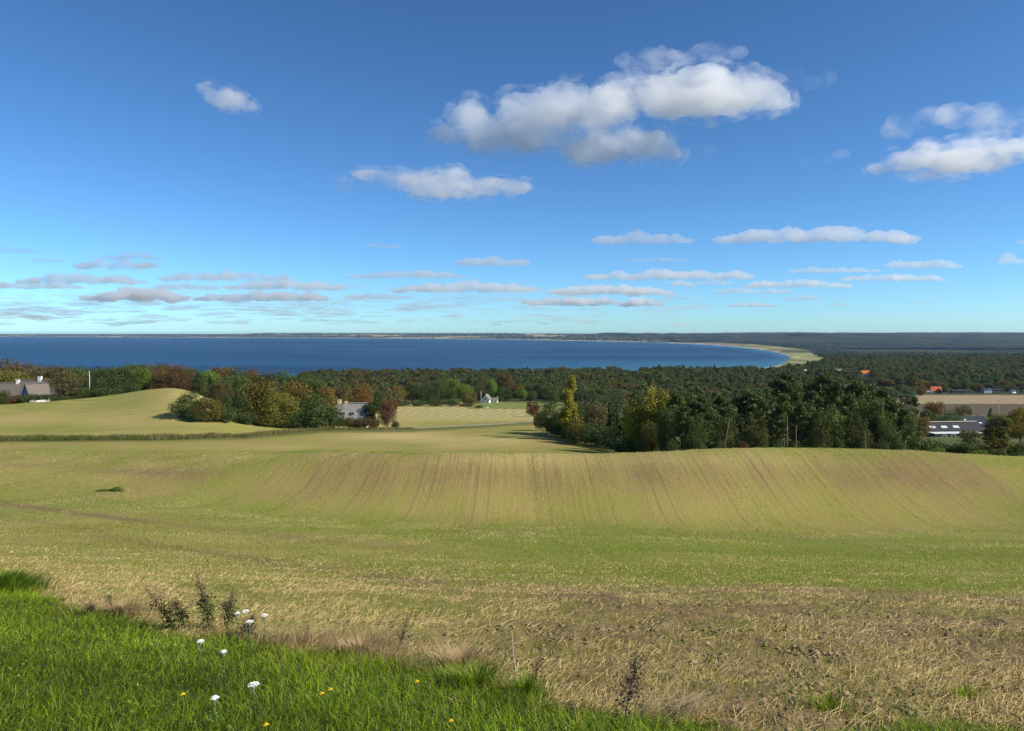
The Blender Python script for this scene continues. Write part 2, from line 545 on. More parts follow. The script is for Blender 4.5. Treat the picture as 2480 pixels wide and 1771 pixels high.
    zone(((u < 800) & (Yg > 335) & (Yg < 700)) * 1.0, (0.06, 0.07, 0.025))
    # fields on the right: tan stubble over dark ploughland
    zone(((u > 2080) & (Yg > 560) & (Yg < 800)) * 1.0, (0.105, 0.078, 0.05))
    zone(((u > 2080) & (Yg >= 800) & (Yg < 930)) * 1.0, (0.29, 0.225, 0.13))
    zone(((u > 2080) & (Yg >= 800) & (Yg < 850) & (u < 2330)) * 1.0, (0.27, 0.25, 0.13))
    # coast
    zone((Yg >= 1500) * 1.0, (0.055, 0.065, 0.035))
    dune = ((Yg > 1500) & (u > 1700) & (u < np.interp(v, [835, 850, 858, 872, 890, 900], [2040, 1965, 1970, 2005, 1960, 1900]))) * 1.0
    dn = fbm(X / 90, Yg / 260, 61)
    zone(dune * (Yg < 5200), (0.26, 0.25, 0.11))
    zone(dune * (Yg < 5200) * sstep(0.47, 0.56, dn), (0.14, 0.145, 0.06))
    zone(dune * np.exp(-((v - 852) / 3.2) ** 2) * (u > 1890), (0.06, 0.058, 0.04))  # dark band: a cloud shadow painted into the dune colour
    zone(((Yg > 5000) & (wd > -900) & (wd < 5)) * 1.0, (0.20, 0.16, 0.11))
    zone(((Yg > 1500) & (wd > -0.012 * Yg) & (wd < 40)) * 1.0, (0.62, 0.55, 0.46))
    # far country: fields among woods
    fc = (Yg > 6000) & (wd < -300)
    n6 = fbm(X / 420, Yg / 1500, 66, 3)
    zone(fc * 1.0, (0.07, 0.085, 0.06))
    zone(fc * sstep(0.56, 0.60, n6) * (Yg > 9000), (0.26, 0.25, 0.13))
    zone(fc * sstep(0.66, 0.70, n6) * (Yg > 9000), (0.34, 0.26, 0.17))
    # lawn soil
    zone(lawn * (Yg < 40), (0.06, 0.085, 0.016))
    n, k = X.shape
    V = np.stack([X, Yg, Z], -1).reshape(-1, 3)
    idx = np.arange(n * k).reshape(n, k)
    F = np.stack([idx[:-1, :-1], idx[:-1, 1:], idx[1:, 1:], idx[1:, :-1]], -1).reshape(-1, 4)
    me = np_mesh('ground', V, F, True,
                 attrs=dict(green=np.clip(green, 0, 1), brown=np.clip(brown, 0, 1), straw=np.clip(straw, 0, 1),
                            stripe=stripe, wind=wind, zw=zw, rx=rx, ry=ry),
                 cols=dict(zc=zc.reshape(-1, 3)))
    m, nt, out = new_mat('ground_soil_and_stubble')
    P = geo_pos(nt)
    cmb = nt.nodes.new('ShaderNodeCombineXYZ')
    nt.links.new(attr_fac(nt, 'rx'), cmb.inputs[0])
    nt.links.new(mth(nt, 'MULTIPLY', attr_fac(nt, 'ry'), 0.035), cmb.inputs[1])
    st1 = noise(nt, 1.25, 4.0, cmb.outputs[0], 0.7)
    st2 = noise(nt, 0.16, 3.0, cmb.outputs[0], 0.6)
    fine = noise(nt, 9.0, 4.0, P, 0.75)
    med = noise(nt, 1.9, 5.0, P, 0.75)
    mid_ = noise(nt, 0.42, 5.0, P, 0.7)
    big = noise(nt, 0.09, 4.0, P, 0.6)
    sa = attr_fac(nt, 'stripe')
    strp = mth(nt, 'MULTIPLY', mth(nt, 'ADD', mth(nt, 'SUBTRACT', st1, 0.5), mth(nt, 'MULTIPLY', mth(nt, 'SUBTRACT', st2, 0.5), 0.8)), mth(nt, 'MULTIPLY', sa, 1.9))
    texn = mth(nt, 'ADD', mth(nt, 'MULTIPLY', mth(nt, 'SUBTRACT', fine, 0.5), 1.3), mth(nt, 'MULTIPLY', mth(nt, 'SUBTRACT', med, 0.5), 1.7))
    texn = mth(nt, 'ADD', texn, mth(nt, 'ADD', mth(nt, 'MULTIPLY', mth(nt, 'SUBTRACT', big, 0.5), 0.8), mth(nt, 'MULTIPLY', mth(nt, 'SUBTRACT', mid_, 0.5), 1.3)))
    gf = mth(nt, 'ADD', attr_fac(nt, 'green'), mth(nt, 'ADD', mth(nt, 'MULTIPLY', texn, 0.6), mth(nt, 'MULTIPLY', strp, -0.7)), clamp=True)
    bf = mth(nt, 'ADD', attr_fac(nt, 'brown'), mth(nt, 'ADD', mth(nt, 'MULTIPLY', texn, -0.55), mth(nt, 'MULTIPLY', strp, 0.5)), clamp=True)
    strawc = mixc(nt, attr_fac(nt, 'straw'), (0.345, 0.272, 0.088), (0.52, 0.41, 0.165))
    c = mixc(nt, gf, strawc, (0.182, 0.212, 0.028))
    c = mixc(nt, bf, c, (0.198, 0.138, 0.065))
    # wheel tracks
    fr = mth(nt, 'ABSOLUTE', mth(nt, 'SUBTRACT', mth(nt, 'FRACT', mth(nt, 'MULTIPLY', attr_fac(nt, 'rx'), 1 / 9.0)), 0.5))
    fr2 = mth(nt, 'ABSOLUTE', mth(nt, 'SUBTRACT', fr, 0.11))
    tl = mth(nt, 'MULTIPLY', mth(nt, 'LESS_THAN', fr2, 0.022), mth(nt, 'MULTIPLY', sa, mth(nt, 'MULTIPLY_ADD', mid_, 2.0, -0.45)), clamp=True)
    c = mixc(nt, mth(nt, 'MULTIPLY', tl, 0.55), c, (0.15, 0.115, 0.05))
    # windrows of mown hay
    wv = mth(nt, 'SINE', mth(nt, 'MULTIPLY', attr_fac(nt, 'rx'), 2 * math.pi / 6.4))
    wv = mth(nt, 'MULTIPLY_ADD', wv, 0.5, mth(nt, 'ADD', 0.5, mth(nt, 'MULTIPLY', mth(nt, 'SUBTRACT', med, 0.5), 0.9)), clamp=True)
    wc = mixc(nt, wv, (0.21, 0.195, 0.055), (0.52, 0.43, 0.20))
    brk = noise(nt, 0.045, 4.0, P, 0.7)
    brk = mth(nt, 'MULTIPLY_ADD', brk, 3.4, -1.15, clamp=True)
    c = mixc(nt, mth(nt, 'MULTIPLY', attr_fac(nt, 'wind'), mth(nt, 'MAXIMUM', brk, mth(nt, 'GREATER_THAN', attr_fac(nt, 'wind'), 0.6))), c, wc)
    # zones
    zn = mth(nt, 'MULTIPLY_ADD', mth(nt, 'ADD', texn, strp), 0.55, 1.0)
    zcv = nt.nodes.new('ShaderNodeVectorMath'); zcv.operation = 'SCALE'
    nt.links.new(attr_col(nt, 'zc'), zcv.inputs[0]); nt.links.new(zn, zcv.inputs['Scale'])
    c = mixc(nt, attr_fac(nt, 'zw'), c, zcv.outputs[0])
    p = N(nt, 'ShaderNodeBsdfPrincipled'); p.inputs['Roughness'].default_value = 0.95
    p.inputs['Specular IOR Level'].default_value = 0.1
    nt.links.new(c, p.inputs['Base Color'])
    b = N(nt, 'ShaderNodeBump', i_Strength=0.8, i_Distance=0.25)
    hs_ = mth(nt, 'ADD', mth(nt, 'MULTIPLY', med, 0.6), mth(nt, 'ADD', mth(nt, 'MULTIPLY', fine, 0.25), mth(nt, 'MULTIPLY', strp, 0.35)))
    nt.links.new(hs_, b.inputs['Height']); nt.links.new(b.outputs[0], p.inputs['Normal'])
    nt.links.new(p.outputs[0], out.inputs['Surface'])
    return tag(link('ground', me, m), 'rolling farmland of stubble, mown fields and coast', kind='structure')


build_ground()


# ------------------------------------------------------------------ sea
def build_sea():
    ys = np.exp(np.linspace(math.log(1250), math.log(29000), 90))
    us = np.linspace(-1800, 2600, 221)
    Yg, Ug = np.meshgrid(ys, us, indexing='ij')
    X = (Ug - UC) / FPX * Yg
    wd = water_d(Ug, Yg)
    shallow = sstep(900, 20, wd) * (Ug > 900) * sstep(900, 1700, Ug)
    surf = sstep(130, 0, wd)
    n, k = X.shape
    V = np.stack([X, Yg, np.full_like(X, SEA)], -1).reshape(-1, 3)
    idx = np.arange(n * k).reshape(n, k)
    F = np.stack([idx[:-1, :-1], idx[:-1, 1:], idx[1:, 1:], idx[1:, :-1]], -1).reshape(-1, 4)
    me = np_mesh('sea', V, F, True, attrs=dict(shallow=shallow, surf=surf * (Ug > 1700) * (Yg < 3400)))
    m, nt, out = new_mat('sea_water')
    P = geo_pos(nt)
    mp = N(nt, 'ShaderNodeMapping'); mp.inputs['Scale'].default_value = (1, 0.55, 1); nt.links.new(P, mp.inputs[0])
    mp2 = N(nt, 'ShaderNodeMapping'); mp2.inputs['Scale'].default_value = (0.12, 0.45, 1); mp2.inputs['Rotation'].default_value = (0, 0, 0.25)
    nt.links.new(P, mp2.inputs[0])
    w1_ = noise(nt, 0.10, 5.0, mp.outputs[0], 0.7)
    w2_ = noise(nt, 0.004, 4.0, mp2.outputs[0], 0.65)
    w3_ = noise(nt, 0.03, 4.0, mp.outputs[0], 0.75)
    ramp = mth(nt, 'ADD', mth(nt, 'MULTIPLY_ADD', mth(nt, 'SUBTRACT', w2_, 0.5), 2.2, 0.5), mth(nt, 'MULTIPLY', mth(nt, 'SUBTRACT', w3_, 0.5), 1.4), clamp=True)
    deep = mixc(nt, ramp, (0.0012, 0.014, 0.046), (0.012, 0.074, 0.170))  # dark and light streaks: wind lanes and cloud shadow put into the water colour
    deep = mixc(nt, mth(nt, 'MULTIPLY', attr_fac(nt, 'shallow'), 0.75), deep, (0.045, 0.16, 0.24))
    foam = mth(nt, 'GREATER_THAN', mth(nt, 'ADD', w1_, mth(nt, 'MULTIPLY', attr_fac(nt, 'surf'), 0.16)), 0.70)
    deep = mixc(nt, mth(nt, 'MULTIPLY', foam, 0.75), deep, (0.75, 0.78, 0.8))
    p = N(nt, 'ShaderNodeBsdfPrincipled'); p.inputs['Roughness'].default_value = 0.35
    p.inputs['IOR'].default_value = 1.33; p.inputs['Specular IOR Level'].default_value = 0.07
    nt.links.new(deep, p.inputs['Base Color'])
    b = N(nt, 'ShaderNodeBump', i_Strength=1.0, i_Distance=4.0)
    nt.links.new(w1_, b.inputs['Height']); nt.links.new(b.outputs[0], p.inputs['Normal'])
    nt.links.new(p.outputs[0], out.inputs['Surface'])
    return tag(link('sea', me, m), 'deep blue bay with a fine wind chop', kind='structure')


build_sea()
# ------------------------------------------------------------------ foliage building blocks
def quads_from(C, Nrm, size, r, aspect=1.6):
    """leaf quads at centres C facing Nrm"""
    n = len(C)
    t = r.normal(size=(n, 3)); t -= (t * Nrm).sum(1)[:, None] * Nrm
    t /= np.linalg.norm(t, axis=1)[:, None] + 1e-9
    b = np.cross(Nrm, t)
    a = (size * aspect / 2)[:, None] * t; c = (size / 2)[:, None] * b
    V = np.stack([C - a, C - 0.15 * a + c, C + a, C + 0.15 * a - c], 1).reshape(-1, 3)
    return V, np.arange(4 * n).reshape(n, 4)


def unit(v): return v / (np.linalg.norm(v, axis=1)[:, None] + 1e-9)


def lobes_round(r, n, z0, z1, rad, lob):
    zc, hz = (z0 + z1) / 2, (z1 - z0) / 2
    d = unit(r.normal(size=(n, 3))); k = r.uniform(0.35, 1.0, n) ** 0.5
    C = d * k[:, None] * np.array([rad - lob * 0.75, rad - lob * 0.75, hz - lob * 0.75]); C[:, 2] += zc
    R = np.stack([lob * r.uniform(0.7, 1.25, n)] * 3, 1); R[:, 2] *= 0.8
    return C, R


def crown(shape, seed):
    """unit-height tree: returns leaf mesh arrays, lobe centres and width W0"""
    r = np.random.RandomState(seed); n = 6800; size = 0.0205; flat = 0.45
    if shape == 'round':
        C, R = lobes_round(r, 34, 0.16, 1.0, 0.42, 0.15); W0 = 0.84
    elif shape == 'oval':
        C, R = lobes_round(r, 34, 0.14, 1.0, 0.31, 0.12); W0 = 0.62
    elif shape == 'dome':
        C, R = lobes_round(r, 44, -0.04, 1.0, 0.58, 0.19); W0 = 1.10; size = 0.0245
    elif shape == 'shrub':
        C, R = lobes_round(r, 26, -0.05, 1.0, 0.72, 0.30); W0 = 1.44; size = 0.040; n = 3800
    elif shape == 'poplar':
        m = 40; z = r.uniform(0.10, 0.97, m); rad = 0.115 * np.sin(np.clip((z - 0.02) / 1.0, 0, 1) ** 0.75 * math.pi) ** 0.6 + 0.01
        a = r.uniform(0, 6.28, m); k = r.uniform(0.2, 0.9, m)
        C = np.stack([np.cos(a) * rad * k, np.sin(a) * rad * k, z], 1); R = np.stack([0.055 + 0 * z, 0.055 + 0 * z, 0.09 + 0 * z], 1); W0 = 0.32; size = 0.019
    elif shape == 'cone':
        m = 60; z = r.uniform(0.04, 0.97, m); rad = 0.19 * (1.02 - z)
        a = r.uniform(0, 6.28, m); k = r.uniform(0.5, 1.0, m)
        C = np.stack([np.cos(a) * rad * k, np.sin(a) * rad * k, z], 1); rr = 0.03 + 0.35 * rad
        R = np.stack([rr, rr, rr * 0.45], 1); W0 = 0.44; size = 0.020; flat = 0.7
    elif shape == 'pine':
        m = 46; z = 0.34 + 0.64 * r.uniform(0, 1, m) ** 0.8; env = 0.19 * (1 - ((z - 0.55) / 0.52) ** 2).clip(0.1, 1)
        a = r.uniform(0, 6.28, m); k = r.uniform(0.3, 1.0, m)
        C = np.stack([np.cos(a) * env * k, np.sin(a) * env * k, z], 1); rr = r.uniform(0.05, 0.085, m)
        R = np.stack([rr, rr, rr * 0.55], 1); W0 = 0.44; size = 0.019; n = 5200; flat = 0.35
    elif shape == 'lowpine':
        m = 52; z = 0.10 + 0.88 * r.uniform(0, 1, m); env = 0.21 * (1 - ((z - 0.42) / 0.62) ** 2).clip(0.08, 1)
        a = r.uniform(0, 6.28, m); k = r.uniform(0.3, 1.0, m)
        C = np.stack([np.cos(a) * env * k, np.sin(a) * env * k, z], 1); rr = r.uniform(0.05, 0.085, m)
        R = np.stack([rr, rr, rr * 0.55], 1); W0 = 0.48; size = 0.019; n = 5200; flat = 0.35
    else:   # loose: thin crown, limbs show
        C, R = lobes_round(r, 30, 0.14, 1.0, 0.40, 0.12); W0 = 0.80; n = 4400; size = 0.019
    w = (R[:, 0] * R[:, 1]) ** 0.8; w /= w.sum()
    li = r.choice(len(C), n, p=w)
    d = unit(r.normal(size=(n, 3)))
    P = C[li] + d * R[li] * r.uniform(0.55, 1.08, n)[:, None]
    P[:, 2] = np.maximum(P[:, 2], 0.0)
    nr = unit(d * (1 - flat) + r.normal(size=(n, 3)) * 0.55 + np.array([0, 0, flat * 0.6]))
    V, F = quads_from(P, nr, size * r.uniform(0.6, 1.4, n), r)
    lv = r.uniform(0, 1, len(C))
    var = np.clip(0.70 * lv[li] + 0.30 * r.uniform(0, 1, n), 0, 1)
    return V, F, np.repeat(var, 4), C, W0


CROWNS, TRUNKS, WID = {}, {}, {}


def proto(shape, k):
    key = (shape, k)
    if key in CROWNS: return key
    V, F, var, C, W0 = crown(shape, hash(shape) % 1000 if False else sum(map(ord, shape)) * 13 + k * 101)
    CROWNS[key] = np_mesh(shape + '_crown', V, F, False, attrs=dict(var=var))
    r = np.random.RandomState(k * 7 + len(shape))
    t = MB(); tr = {'shrub': 0.02, 'pine': 0.011, 'lowpine': 0.011, 'poplar': 0.013, 'cone': 0.012}.get(shape, 0.024)
    lean = r.normal(size=2) * 0.015
    top = 0.95 if shape in ('pine', 'lowpine', 'cone', 'poplar') else 0.62
    pts = [(0, 0, -0.04), (lean[0], lean[1], 0.18), (lean[0] * 2.5, lean[1] * 2, 0.42), (lean[0] * 2, lean[1] * 3, top)]
    t.tube(pts, [tr * 1.35, tr, tr * 0.75, tr * 0.2], 6)
    pick = r.choice(len(C), min(9, len(C)), replace=False)
    for i in pick:
        c = C[i]
        zb = max(0.1, min(c[2] - 0.10, top * 0.9)); f = zb
        x0 = np.interp(f, [p[2] for p in pts], [p[0] for p in pts]); y0 = np.interp(f, [p[2] for p in pts], [p[1] for p in pts])
        mid = ((x0 + c[0]) / 2, (y0 + c[1]) / 2, (zb + c[2]) / 2 + 0.02)
        t.tube([(x0, y0, zb), mid, tuple(c)], [tr * 0.42, tr * 0.28, tr * 0.08], 4)
    TRUNKS[key] = t.mesh(shape + '_trunk', True)
    WID[key] = W0
    return key


LEAF = {
    'dark': leafy('leaf_dark_green', (0.034, 0.054, 0.014), (0.090, 0.122, 0.026)),
    'green': leafy('leaf_green', (0.044, 0.070, 0.015), (0.105, 0.145, 0.030)),
    'bright': leafy('leaf_bright_green', (0.085, 0.135, 0.016), (0.17, 0.24, 0.03)),
    'yellow': leafy('leaf_yellow', (0.15, 0.135, 0.014), (0.36, 0.30, 0.030)),
    'olive': leafy('leaf_yellow_olive', (0.085, 0.080, 0.015), (0.21, 0.18, 0.028)),
    'brown': leafy('leaf_olive_brown', (0.075, 0.062, 0.024), (0.16, 0.125, 0.045)),
    'rust': leafy('leaf_rust', (0.090, 0.062, 0.020), (0.19, 0.120, 0.036)),
    'orange': leafy('leaf_orange_olive', (0.12, 0.080, 0.016), (0.27, 0.17, 0.03)),
    'red': leafy('leaf_red', (0.090, 0.040, 0.022), (0.19, 0.085, 0.045)),
    'pine': leafy('pine_needles', (0.040, 0.053, 0.014), (0.125, 0.142, 0.031), trans=0.28),
    'grey': leafy('leaf_grey_green', (0.048, 0.062, 0.028), (0.115, 0.135, 0.058)),
}
BARK = plain('bark_grey_brown', (0.115, 0.09, 0.065), 0.9, 0.4, 14, bump=0.5, bscale=30)
BARKP = plain('bark_pale', (0.27, 0.225, 0.17), 0.85, 0.35, 10)
BARKPINE = plain('bark_pine', (0.22, 0.17, 0.13), 0.9, 0.4, 14)
KINDNAME = {'round': 'broadleaf_tree', 'oval': 'broadleaf_tree', 'dome': 'broadleaf_tree', 'shrub': 'shrub', 'poplar': 'poplar_tree',
            'cone': 'spruce_tree', 'pine': 'pine_tree', 'lowpine': 'pine_tree', 'loose': 'thin_crowned_tree'}
tree_rng = np.random.RandomState(5)
SPOTS = []


def tree(u, vtop, Y, wpx, shape, colour, label, group=None, bark=None, k=None, cat=None):
    g = ground_at(u, Y)
    k = int(tree_rng.randint(0, 3)) if k is None else k
    key = proto(shape, k)
    topz = tv(vtop) * Y
    H = max(topz - g.z, 2.0); w = wpx * Y / FPX
    if shape not in ('shrub', 'poplar', 'cone'):
        w = max(w, H * 0.25)
    name = KINDNAME[shape]
    e = empty(name, (g.x, g.y, g.z - 0.15), tree_rng.uniform(0, 6.28))
    sxy = w / WID[key] * tree_rng.uniform(0.95, 1.05)
    e.scale = (sxy, sxy, H)
    t = link('trunk', TRUNKS[key], None, e); c = link('crown', CROWNS[key], None, e)
    for ob, mt in ((t, bark or (BARKPINE if 'pine' in shape else BARK)), (c, LEAF[colour])):
        if len(ob.data.materials) == 0: ob.data.materials.append(mt)
        ob.material_slots[0].link = 'OBJECT'; ob.material_slots[0].material = mt
    tag(e, label, cat or ('shrub' if shape == 'shrub' else 'tree'), group)
    SPOTS.append((g.x, g.y, w))
    return e


LAB = {'dark': 'dark green', 'green': 'mid green', 'pine': 'blackish green', 'brown': 'olive-brown', 'rust': 'rust-brown', 'grey': 'grey-green', 'orange': 'orange-olive'}
# --- clump round the grey-roofed house, beyond the near fields
T = tree
T(462, 944, 262, 92, 'dome', 'dark', 'dark rounded tree at the left end of the big tree clump', k=0)
T(503, 956, 258, 74, 'dome', 'olive', 'low yellow-green tree with pale stem in front at the clump left end', bark=BARKP)
T(530, 922, 285, 92, 'loose', 'brown', 'grey-brown thin-leaved tree behind the dark left end of the clump')
T(562, 946, 272, 96, 'dome', 'dark', 'dark green tree left of the big yellow-olive tree in the clump')
T(596, 925, 292, 100, 'dome', 'green', 'mid green tree just behind the left side of the big yellow-olive tree')
T(632, 911, 284, 130, 'dome', 'olive', 'largest yellow-olive tree in the middle of the big clump', k=1)
T(680, 938, 278, 100, 'dome', 'olive', 'yellow-olive tree at the right foot of the largest clump tree', k=2)
T(540, 985, 262, 70, 'shrub', 'dark', 'dark bush filling the foot of the clump left of its middle')
T(640, 990, 276, 90, 'shrub', 'olive', 'olive bush at the foot of the largest clump tree')
T(740, 990, 284, 90, 'shrub', 'dark', 'dark bush at the foot of the broad dark green tree')
T(480, 985, 256, 60, 'shrub', 'dark', 'dark bush at the very left foot of the clump')
T(722, 916, 300, 118, 'dome', 'orange', 'orange-olive tree at the back right of the big clump')
T(766, 948, 286, 134, 'dome', 'dark', 'broad dark green tree left of the grey-roofed house', k=0)
T(696, 992, 279, 84, 'shrub', 'dark', 'dark green bush at the foot of the clump near its centre')
T(595, 992, 270, 84, 'shrub', 'dark', 'dark bush under the big yellow-olive tree')
T(798, 965, 312, 46, 'round', 'orange', 'small orange-olive tree behind the two yellow chimneys')
T(818, 1004, 295, 46, 'shrub', 'green', 'green bush below the left end of the grey thatched roof')
T(846, 1008, 296, 40, 'shrub', 'rust', 'rusty hedge bush below the grey thatched roof, left one')
T(872, 1008, 296, 40, 'shrub', 'brown', 'brown-green hedge bush below the grey thatched roof, middle one')
T(900, 1004, 297, 44, 'shrub', 'rust', 'reddish hedge bush between the thatched roof and the red tree')
T(896, 966, 303, 34, 'oval', 'dark', 'narrow dark green tree at the right gable of the thatched house')
T(938, 961, 299, 52, 'dome', 'red', 'round red-leaved tree right of the grey thatched house', k=1)
T(958, 1018, 300, 22, 'shrub', 'green', 'low green bush at the foot of the round red tree')
T(870, 955, 330, 40, 'round', 'red', 'small reddish tree showing behind the thatched roof ridge')
T(840, 945, 335, 60, 'round', 'olive', 'yellow-olive tree right behind the thatched house')

# --- left farm and the wood behind the hill
T(8, 940, 338, 42, 'shrub', 'green', 'green bush at the left picture edge before the farmhouse')
T(42, 955, 331, 54, 'shrub', 'red', 'reddish-brown bush before the farmhouse left wing', k=1)
T(70, 950, 331, 50, 'shrub', 'dark', 'dark bush in front of the blue gable', k=0)
T(126, 950, 333, 80, 'shrub', 'dark', 'dark hedge bush right of the blue gable')
T(165, 958, 328, 46, 'shrub', 'green', 'green hedge bush below the grey-brown willow')
T(160, 892, 338, 100, 'loose', 'brown', 'grey-brown thin-leaved willow with pale limbs right of the farmhouse', bark=BARKP, k=0)
T(200, 935, 340, 56, 'dome', 'green', 'green tree at the foot of the white pole')
T(250, 886, 372, 104, 'dome', 'dark', 'broad dark green tree right of the white pole')
T(246, 930, 345, 80, 'shrub', 'dark', 'dark green bush at the hill edge under the broad dark tree')
T(300, 876, 400, 90, 'round', 'green', 'tall green tree left of the bright green pair behind the hill')
T(345, 881, 385, 58, 'round', 'bright', 'bright green tree behind the top of the rounded hill')
T(320, 918, 360, 46, 'shrub', 'dark', 'dark bush under the bright green tree behind the hill')
T(372, 868, 412, 92, 'dome', 'rust', 'highest rust-brown beech behind the rounded hill', k=2)
T(400, 895, 385, 70, 'round', 'rust', 'rust beech in front of the highest rust-brown beech')
T(440, 880, 420, 84, 'dome', 'rust', 'rust-brown beech right of the highest one behind the hill')
T(452, 896, 378, 56, 'dome', 'rust', 'small reddish-brown beech behind the hill crest')
T(482, 900, 368, 44, 'oval', 'dark', 'small dark green tree against the bright green tree')
T(508, 890, 384, 54, 'round', 'bright', 'bright green tree left of the big clump', k=1)
T(20, 866, 452, 120, 'dome', 'rust', 'rust-brown beech above the farmhouse at the left edge', k=0)
T(30, 893, 405, 96, 'dome', 'olive', 'yellow-olive tree behind the left chimney of the farmhouse')
T(92, 874, 440, 88, 'dome', 'brown', 'olive-brown tree between the two white chimneys')
T(84, 905, 395, 60, 'round', 'olive', 'yellow-green tree just above the farmhouse ridge')
T(118, 905, 380, 50, 'round', 'orange', 'orange-leaved tree right of the second white chimney')
T(150, 876, 440, 76, 'round', 'brown', 'brown tree rising behind the willow')
T(190, 880, 420, 70, 'round', 'green', 'green tree behind the top of the willow')
i = 0
for (u, v, Y, w, c) in ((-30, 872, 430, 90, 'olive'), (-60, 868, 470, 100, 'rust'), (60, 872, 480, 90, 'rust'), (125, 880, 470, 80, 'brown'), (215, 883, 450, 80, 'green'),
                        (262, 880, 470, 80, 'green'), (335, 874, 470, 80, 'green'), (410, 876, 480, 80, 'rust'), (470, 884, 450, 76, 'green'), (540, 880, 455, 84, 'rust'),
                        (580, 884, 440, 80, 'green'), (612, 886, 470, 80, 'rust'), (650, 888, 460, 76, 'grey'), (690, 892, 470, 76, 'green'), (735, 898, 470, 70, 'green'),
                        (575, 900, 400, 76, 'green'), (540, 905, 380, 60, 'green'), (770, 908, 470, 64, 'green'), (790, 925, 420, 60, 'orange'), (830, 928, 430, 60, 'brown'),
                        (880, 925, 470, 60, 'orange'), (915, 935, 480, 50, 'green')):
    T(u, v, Y, w, ['round', 'dome', 'round'][i % 3], c, LAB.get(c, 'yellow-olive') + ' tree in the wood behind the mown hill', 'trees of the left wood'); i += 1

# --- before and beside the white house
T(955, 931, 640, 66, 'dome', 'orange', 'orange-olive tree above the pale mown field, left of the dark trees')
T(1000, 922, 655, 52, 'dome', 'dark', 'dark green tree right of the orange-olive one above the mown field')
T(1032, 925, 640, 48, 'dome', 'dark', 'dark tree second right of the orange-olive one above the mown field')
T(1064, 915, 650, 66, 'dome', 'green', 'tall mid green tree left of the lime-green trees')
T(1098, 912, 680, 42, 'round', 'bright', 'lime-green treetop above the light green trees by the white house')
T(1124, 926, 650, 56, 'round', 'bright', 'light green tree left above the white house', k=2)
T(1138, 945, 625, 50, 'dome', 'olive', 'yellow-green willow just left of the white house pole')
for (u, v, w) in ((975, 968, 50), (1015, 968, 46), (1055, 966, 50), (1095, 966, 44)):
    T(u, v, 600, w, 'shrub', 'green', 'hedge bush along the top of the pale mown field', 'hedge bushes above the mown field')
T(1128, 975, 590, 40, 'shrub', 'brown', 'brownish hedge bush at the corner of the mown field')
T(1160, 982, 575, 26, 'shrub', 'brown', 'last low brown bush of the hedge at the mown field corner')
T(1190, 912, 720, 34, 'round', 'bright', 'bright green treetop right above the white house')
T(1222, 895, 780, 54, 'round', 'rust', 'pinkish-rust tree on the skyline right of the white house')
T(1222, 935, 690, 44, 'dome', 'dark', 'dark tree right of the small white outbuilding')
T(1262, 938, 680, 34, 'oval', 'bright', 'pale green birch right of the white house')
T(1210, 958, 668, 22, 'shrub', 'dark', 'dark bush right of the small white outbuilding')
T(1285, 942, 690, 40, 'dome', 'dark', 'dark tree at the back of the small pasture')
T(1316, 935, 700, 46, 'dome', 'dark', 'broad dark tree at the right end of the small pasture')
T(1352, 935, 690, 46, 'dome', 'green', 'green tree behind the tip of the tall yellow poplar')
T(1158, 935, 700, 36, 'dome', 'dark', 'dark tree behind the gable of the white house')
T(1185, 940, 690, 34, 'dome', 'dark', 'dark tree between white house and outbuilding')
T(1290, 966, 420, 36, 'dome', 'red', 'round red-brown bush at the right end of the mown field', cat='bush')

# --- grove on the right: poplars, loose trees, pines
T(1333, 964, 262, 70, 'dome', 'dark', 'dark pointed bush at the left end of the grove', k=0)
T(1310, 985, 280, 40, 'shrub', 'olive', 'small olive bush between the red bush and the dark one')
T(1383, 905, 244, 40, 'poplar', 'yellow', 'tall slim yellow-green poplar left in the grove')
T(1372, 945, 238, 46, 'poplar', 'yellow', 'shorter yellow poplar beside the tall slim one')
T(1424, 915, 262, 84, 'loose', 'grey', 'grey-green thin-crowned tree right of the slim poplar', k=1)
T(1478, 928, 268, 78, 'loose', 'grey', 'grey-green thin-crowned tree over the gap in the grove', k=2)
T(1442, 955, 236, 70, 'loose', 'brown', 'bare-limbed brownish tree low in the grove left part', bark=BARKP)
T(1395, 1005, 228, 60, 'shrub', 'olive', 'yellow-green bush at the field edge under the slim poplar')
T(1430, 1015, 222, 56, 'shrub', 'green', 'green bush at the field edge right of the slim poplar')
T(1474, 962, 226, 18, 'cone', 'dark', 'small thin spruce in the gap of the grove')
T(1494, 968, 222, 12, 'cone', 'dark', 'thinnest spruce in the gap of the grove')
T(1475, 1030, 214, 60, 'shrub', 'dark', 'dark bush under the two thin spruces')
T(1515, 985, 206, 58, 'cone', 'dark', 'dark spruce just left of the yellow poplars')
T(1540, 958, 196, 72, 'oval', 'yellow', 'left lower one of the two yellow poplars by the pines', k=0)
T(1586, 924, 194, 84, 'oval', 'yellow', 'tallest bright yellow poplar at the left end of the pines', k=1)
T(1575, 1012, 188, 60, 'dome', 'olive', 'olive tree low in front of the bright yellow poplar')
for (u, v, Y, w, c, lab_) in ((1362, 1012, 248, 64, 'dark', 'dark bush at the shady field edge, first right of the pointed one'), (1408, 1022, 233, 64, 'dark', 'dark bush at the shady field edge under the grey-green tree'),
                        (1455, 1022, 221, 66, 'dark', 'dark bush at the shady field edge below the brownish tree'), (1502, 1030, 206, 74, 'dark', 'dark bush at the shady field edge left of the yellow poplars'),
                        (1535, 1042, 197, 70, 'dark', 'dark bush at the foot of the left yellow poplar'), (1562, 1048, 189, 62, 'green', 'green bush at the foot of the tallest yellow poplar')):
    T(u, v, Y, w, 'shrub', c, lab_)
T(1506, 962, 226, 84, 'dome', 'dark', 'broad dark tree between the thin spruces and the yellow poplars')
